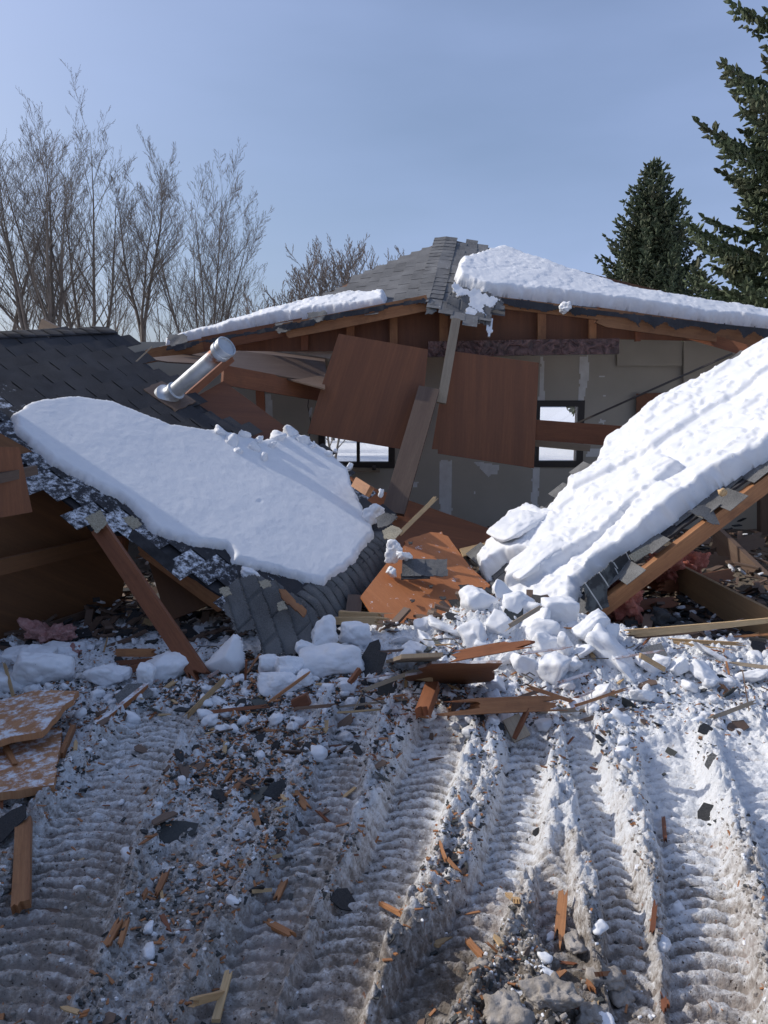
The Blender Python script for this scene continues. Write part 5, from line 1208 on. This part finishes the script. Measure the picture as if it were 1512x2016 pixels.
inside_litter('snow_rubble', 900, 83, .05, 'snow_dirty', cV, cF, 'shaded snow rubble inside the wreck', .6, 1.2)

# ------------------------------------------------------------------ bare trees
def bare_tree(base, hgt, seed, stems, spread, label, name='bare_tree', group='bare trees behind the wreck', m='twigs', levels=4, lean=(0, 0), r0=.12, fork=.18, twig=.0040, dens=1.0):
    r = random.Random(seed); TVt, TFt, BV, BF = [], [], [], []
    def add(pts, rad, k, trunk):
        V, F = tube_np(pts, rad, k); L = TVt if trunk else BV; Q = TFt if trunk else BF; n = len(L)
        L.extend([tuple(v) for v in V]); Q.extend([tuple(a + n for a in f) for f in F])
    def grow(p, d, ln, rad, lev, trunk=False):
        n = max(3, int(ln / (.45 if lev < 2 else .22))); n = min(n, 9); pts = [p.copy()]; dd = d.normalized()
        for i in range(n):
            dd = (dd + Vector((r.gauss(0, .055), r.gauss(0, .055), .07 if lev else .05))).normalized(); pts.append(pts[-1] + dd * (ln / n))
        rr = [max(rad * (1 - .97 * i / n), twig * .6) for i in range(n + 1)]
        add(pts, rr, 7 if lev == 0 else (5 if lev == 1 else 3), trunk)
        if lev >= levels: return
        kids = int({0: 22, 1: 11, 2: 6, 3: 3}[lev] * dens * (.7 + .6 * r.random()))
        for k in range(kids):
            f = .22 + .76 * (k + r.random()) / kids; i = min(int(f * n), n - 1); q = pts[i].lerp(pts[i + 1], f * n - i)
            dv = (pts[i + 1] - pts[i]).normalized(); az = r.uniform(0, 6.28) ; o_ = dv.orthogonal().normalized(); o_.rotate(Matrix.Rotation(az, 3, dv))
            ang = R(r.uniform(24, 46)); nd = dv * math.cos(ang) + o_ * math.sin(ang); nd.z = nd.z * .8 + .22
            grow(q, nd, ln * r.uniform(.22, .42) * (1.15 - .55 * f), max(rr[i] * .42, twig), lev + 1)
    t0 = fork * hgt; top = base + Vector((lean[0] * t0, lean[1] * t0, t0))
    add([base - Vector((0, 0, .3)), base + (top - base) * .5, top], [r0 * 1.5, r0 * 1.15, r0], 9, True)
    for s in range(stems):
        a = 2 * math.pi * (s + r.random() * .6) / stems; sp = spread * r.uniform(.5, 1.2) if stems > 1 else .05
        d = Vector((math.cos(a) * sp + lean[0], math.sin(a) * sp + lean[1], 1)); grow(top - Vector((0, 0, r.random() * t0 * .4)), d, (hgt - t0) * r.uniform(.78, 1.0), r0 * (.8 if stems > 1 else 1), 0)
    e = empty(name, base, label, 'tree', group)
    off = np.array(tuple(base))
    link_obj('trunk', mesh_np('trunk', np.array(TVt) - off, np.array(TFt), smooth=True), 'bark', e)
    link_obj('crown', mesh_np('crown', np.array(BV) - off, np.array(BF), smooth=True), m, e)
def tp(px, py, Y): q = P(px, py, Y); return Vector((q.x, Y, -.05)), q.z
def tb(px, Y): q = P(px, 800, Y); return Vector((q.x, Y, -.05))
for (px, py, Y, sd, st, sp, lab, kw) in [
 (60, 150, 23, 1, 6, .26, 'tallest bare tree, many stemmed, at the left edge', dict(r0=.115, dens=1.0)),
 (140, 185, 25, 2, 5, .36, 'broad bare tree with spreading stems, second from the left edge', dict(r0=.10, dens=1.0)),
 (262, 180, 27, 3, 3, .12, 'slim tall bare tree with a forked trunk left of the wreck', dict(r0=.09, fork=.40, dens=1.05)),
 (385, 270, 26, 4, 7, .38, 'bare tree with fanned stems rising behind the metal pipe', dict(r0=.075, dens=1.0)),
 (290, 430, 31, 5, 3, .2, 'small thin bare tree between the slim one and the fanned one', dict(r0=.05, dens=.6)),
 (440, 440, 30, 6, 4, .42, 'low bare tree with arching branches left of the roof', dict(r0=.05, dens=.75)),
 (190, 330, 33, 7, 5, .36, 'thin bare thicket tree deep behind the broad tree', dict(r0=.05, dens=.75)),
 (-60, 230, 24, 8, 4, .3, 'bare tree cut off by the left edge', dict(r0=.12, dens=.6))]:
    b, z_ = tp(px, py, Y); bare_tree(b, z_ * .93, sd, st, sp, lab, **kw)
for i, (px, top) in enumerate([(585, 560), (620, 535), (655, 512), (690, 498), (728, 505), (755, 540), (560, 585), (530, 600)]):
    hh = (801 - top) / 1512 * 46 + 1.6
    bare_tree(tb(px, 45), hh, 20 + i, 6, .42, 'distant brown bare tree showing over the left roof slope', group='distant bare trees over the roof', m='twigs_brown', r0=.08, dens=.8, levels=3, twig=.016)

# ------------------------------------------------------------------ spruces
def spindle(k=6):
    V = [(0, 0, 0)]; F = []
    for z, rr in ((.3, .17), (.72, .12)):
        for j in range(k):
            t = 2 * math.pi * j / k + z; q = rr * (1.25 if j % 2 else .6); V.append((math.cos(t) * q, math.sin(t) * q, z))
    V.append((0, 0, 1)); n = len(V) - 1
    for j in range(k):
        a, b = 1 + j, 1 + (j + 1) % k; F.append((0, b, a)); F.append((a, b, b + k)); F.append((a, b + k, a + k)); F.append((a + k, b + k, n))
    return np.array(V, float), np.array(F)
SPV, SPF = spindle()
def frame_from(d, L, wd):
    z = d.normalized(); x = z.orthogonal().normalized(); y = z.cross(x); return [[x.x * wd, y.x * wd, z.x * L], [x.y * wd, y.y * wd, z.y * L], [x.z * wd, y.z * wd, z.z * L]]
def spruce(base, hgt, rad, seed, label, m, gap=.28, per=6, tuft=.2, tw=1.0, droop=.25, z0=.4, zmax=None, step=.13, wild=.15, name='spruce_tree'):
    r = random.Random(seed); Ms = []; BV, BF = [], []
    def addb(pts, rads):
        V, F = tube_np(pts, rads, 4); n = len(BV); BV.extend([tuple(v) for v in V]); BF.extend([tuple(a + n for a in f) for f in F])
    V, F = tube_np([base, base + Vector((0, 0, hgt * .5)), base + Vector((0, 0, hgt))], [hgt * .016, hgt * .009, .01], 8)
    BV.extend([tuple(v) for v in V]); BF.extend(F)
    def put(p, d, L): 
        w = L * tw; A = frame_from(d, L, w); Ms.append([A[0] + [p.x], A[1] + [p.y], A[2] + [p.z]])
    z = z0
    while z < hgt - .1:
        f = z / hgt; Lb = rad * (1 - f) ** .85 * (1 if f > .12 else .85); az0 = r.random() * 6.28
        n = max(3, per if Lb > .5 else 4)
        for k in range(n):
            az = az0 + 2 * math.pi * k / n + r.uniform(-.3, .3); L = Lb * r.uniform(1 - wild * 2, 1 + wild); zz = z + r.uniform(-.1, .1)
            out = Vector((math.cos(az), math.sin(az), 0)); side = Vector((-out.y, out.x, 0)); el = .55 * f + .05 - droop * (1 - f) + r.uniform(-.08, .08)
            nseg = max(3, int(L / step)); pts = []; 
            for i in range(nseg + 1):
                g = i / nseg; pts.append(base + Vector((0, 0, zz)) + out * (L * g) + Vector((0, 0, L * (el * g + .28 * g * g))) + side * (L * .06 * math.sin(g * 3 + k)))
            addb(pts[::max(1, nseg // 4)] + [pts[-1]], [max(.006, .03 * L / 2.5 * (1 - j / 6)) for j in range(len(pts[::max(1, nseg // 4)]) + 1)])
            for i in range(1, nseg + 1):
                g = i / nseg; p = pts[i]; ax = (pts[i] - pts[i - 1]).normalized()
                if g < .15 and L > 1: continue
                ll = min(L * .34, .75) * (1 - g) ** .7 + tuft * .6
                for s in (-1, 1):
                    d = (ax * .75 + side * s * r.uniform(.5, .95) + Vector((0, 0, r.uniform(-.3, .05)))).normalized()
                    m_ = max(1, int(ll / (tuft * .62)))
                    for j in range(m_):
                        q = p + d * (ll * j / m_); q.z -= .25 * (ll * j / m_) ** 1.5
                        put(q, (d + Vector((r.gauss(0, .22), r.gauss(0, .22), r.gauss(0, .22)))), tuft * r.uniform(.75, 1.25))
                        if r.random() < .6: put(q, Vector((r.gauss(0, .35), r.gauss(0, .35), -1 if r.random() < .7 else .5)), tuft * r.uniform(.6, 1.1))
                put(p, ax + Vector((r.gauss(0, .2), r.gauss(0, .2), r.gauss(0, .2))), tuft * 1.15)
        z += gap * r.uniform(.8, 1.2) * (.6 + .6 * (1 - f))
    put(base + Vector((0, 0, hgt - .1)), Vector((0, 0, 1)), .35)
    e = empty(name, base, label, 'tree', 'spruces at the right'); off = np.array(tuple(base))
    link_obj('trunk', mesh_np('trunk', np.array(BV) - off, np.array(BF), smooth=True), 'bark', e)
    Ma = np.array(Ms); Ma[:, :, 3] -= off
    link_obj('crown', merge_inst('crown', SPV, SPF, Ma, smooth=False), m, e); return len(Ms)
b, z_ = tp(1288, 318, 30)
spruce(b, z_, 3.7, 51, 'dense conical spruce standing free right of the roof', 'needles_far', gap=.26, per=9, tuft=.22, tw=.95, droop=.12, z0=.8, step=.16)
spruce(tb(1575, 14.5), 12.6, 3.1, 52, 'tall near spruce with long drooping branches at the right edge', 'needles_near', gap=.40, per=7, tuft=.16, tw=1.1, droop=.32, z0=1.6, step=.10, wild=.26)
b, z_ = tp(1480, 520, 18)
spruce(b, z_, 2.0, 53, 'low bushy spruce behind the snowy roof edge at the right', 'needles_near', gap=.24, per=8, tuft=.15, tw=.95, droop=.05, z0=1.0, step=.13)
b, z_ = tp(1375, 520, 22)
spruce(b, z_, 1.7, 54, 'small spruce between the conical one and the near one', 'needles_near', gap=.24, per=8, tuft=.17, tw=.95, droop=.05, z0=1.0, step=.15)

# far side seen through the windows
bare_tree(tb(655, 13.5), 2.6, 61, 2, .4, 'leaning bare sapling seen through the left window', group='saplings behind the garage', m='bark', r0=.035, levels=2, dens=.6, fork=.3)
for i, (px, py) in enumerate([(725, 898), (745, 896), (705, 902)]):
    q = P(px, py, 13.0); q.z = H(q.x, 13.0) + .12
    chunk('snow_heap', 'snow', q + Vector((0, 0, -.1)), (.5, .4, .3), (0, 0, i), 850 + i, ['snow heap in the middle of the left window view', 'snow heap at the right of the left window view', 'snow heap at the left of the left window view'][i], 'snow heap', sub=5, noise=.4)

# ------------------------------------------------------------------ unseen building, added and shaped to cast shade on the yard
def shade_house():
    e = empty('shade_house', Vector((-4.2, 3.2, 0)), 'unseen brown sided building added beyond the left edge to shade the yard', 'shade_house')
    x0, x1, y0, y1, zt, rz = -10.6, -4.6, -6.0, 5.7, 3.22, 5.0
    def bx(a, b, c, d, e_, f): return BOXV * np.array((b - a, d - c, f - e_)) + np.array(((a + b) / 2, (c + d) / 2, (e_ + f) / 2))
    child(e, 'wall', mesh_np('wall', bx(x0, x1, y0, y1, -.2, zt), BOXF), 'siding')
    xm = (x0 + x1) / 2
    V = np.array([(x0 - .4, y0 - .4, zt - .15), (x1 + .4, y0 - .4, zt - .15), (xm, y0 - .4, rz), (x0 - .4, y1 + .4, zt - .15), (x1 + .4, y1 + .4, zt - .15), (xm, y1 + .4, rz)])
    me = bpy.data.meshes.new('roof'); me.from_pydata([tuple(v) for v in V], [], [(0, 1, 2), (5, 4, 3), (0, 3, 4, 1), (1, 4, 5, 2), (2, 5, 3, 0)]); me.attributes.new('rnd', 'FLOAT', 'POINT'); child(e, 'roof', me, 'shingle_grey')
    for yy in (-3.5, 0.0, 3.2):
        w = child(e, 'window', mesh_np('window', bx(x1 - .02, x1 + .05, yy - .6, yy + .6, 1.0, 2.2), BOXF), 'white_paint')
        me = mesh_np('pane', bx(x1 + .03, x1 + .06, yy - .5, yy + .5, 1.1, 2.1), BOXF); me.transform(Matrix.Translation(-e.location)); link_obj('pane', me, 'frame_dark', w)
    e.rotation_euler.z = R(-15)
shade_house()
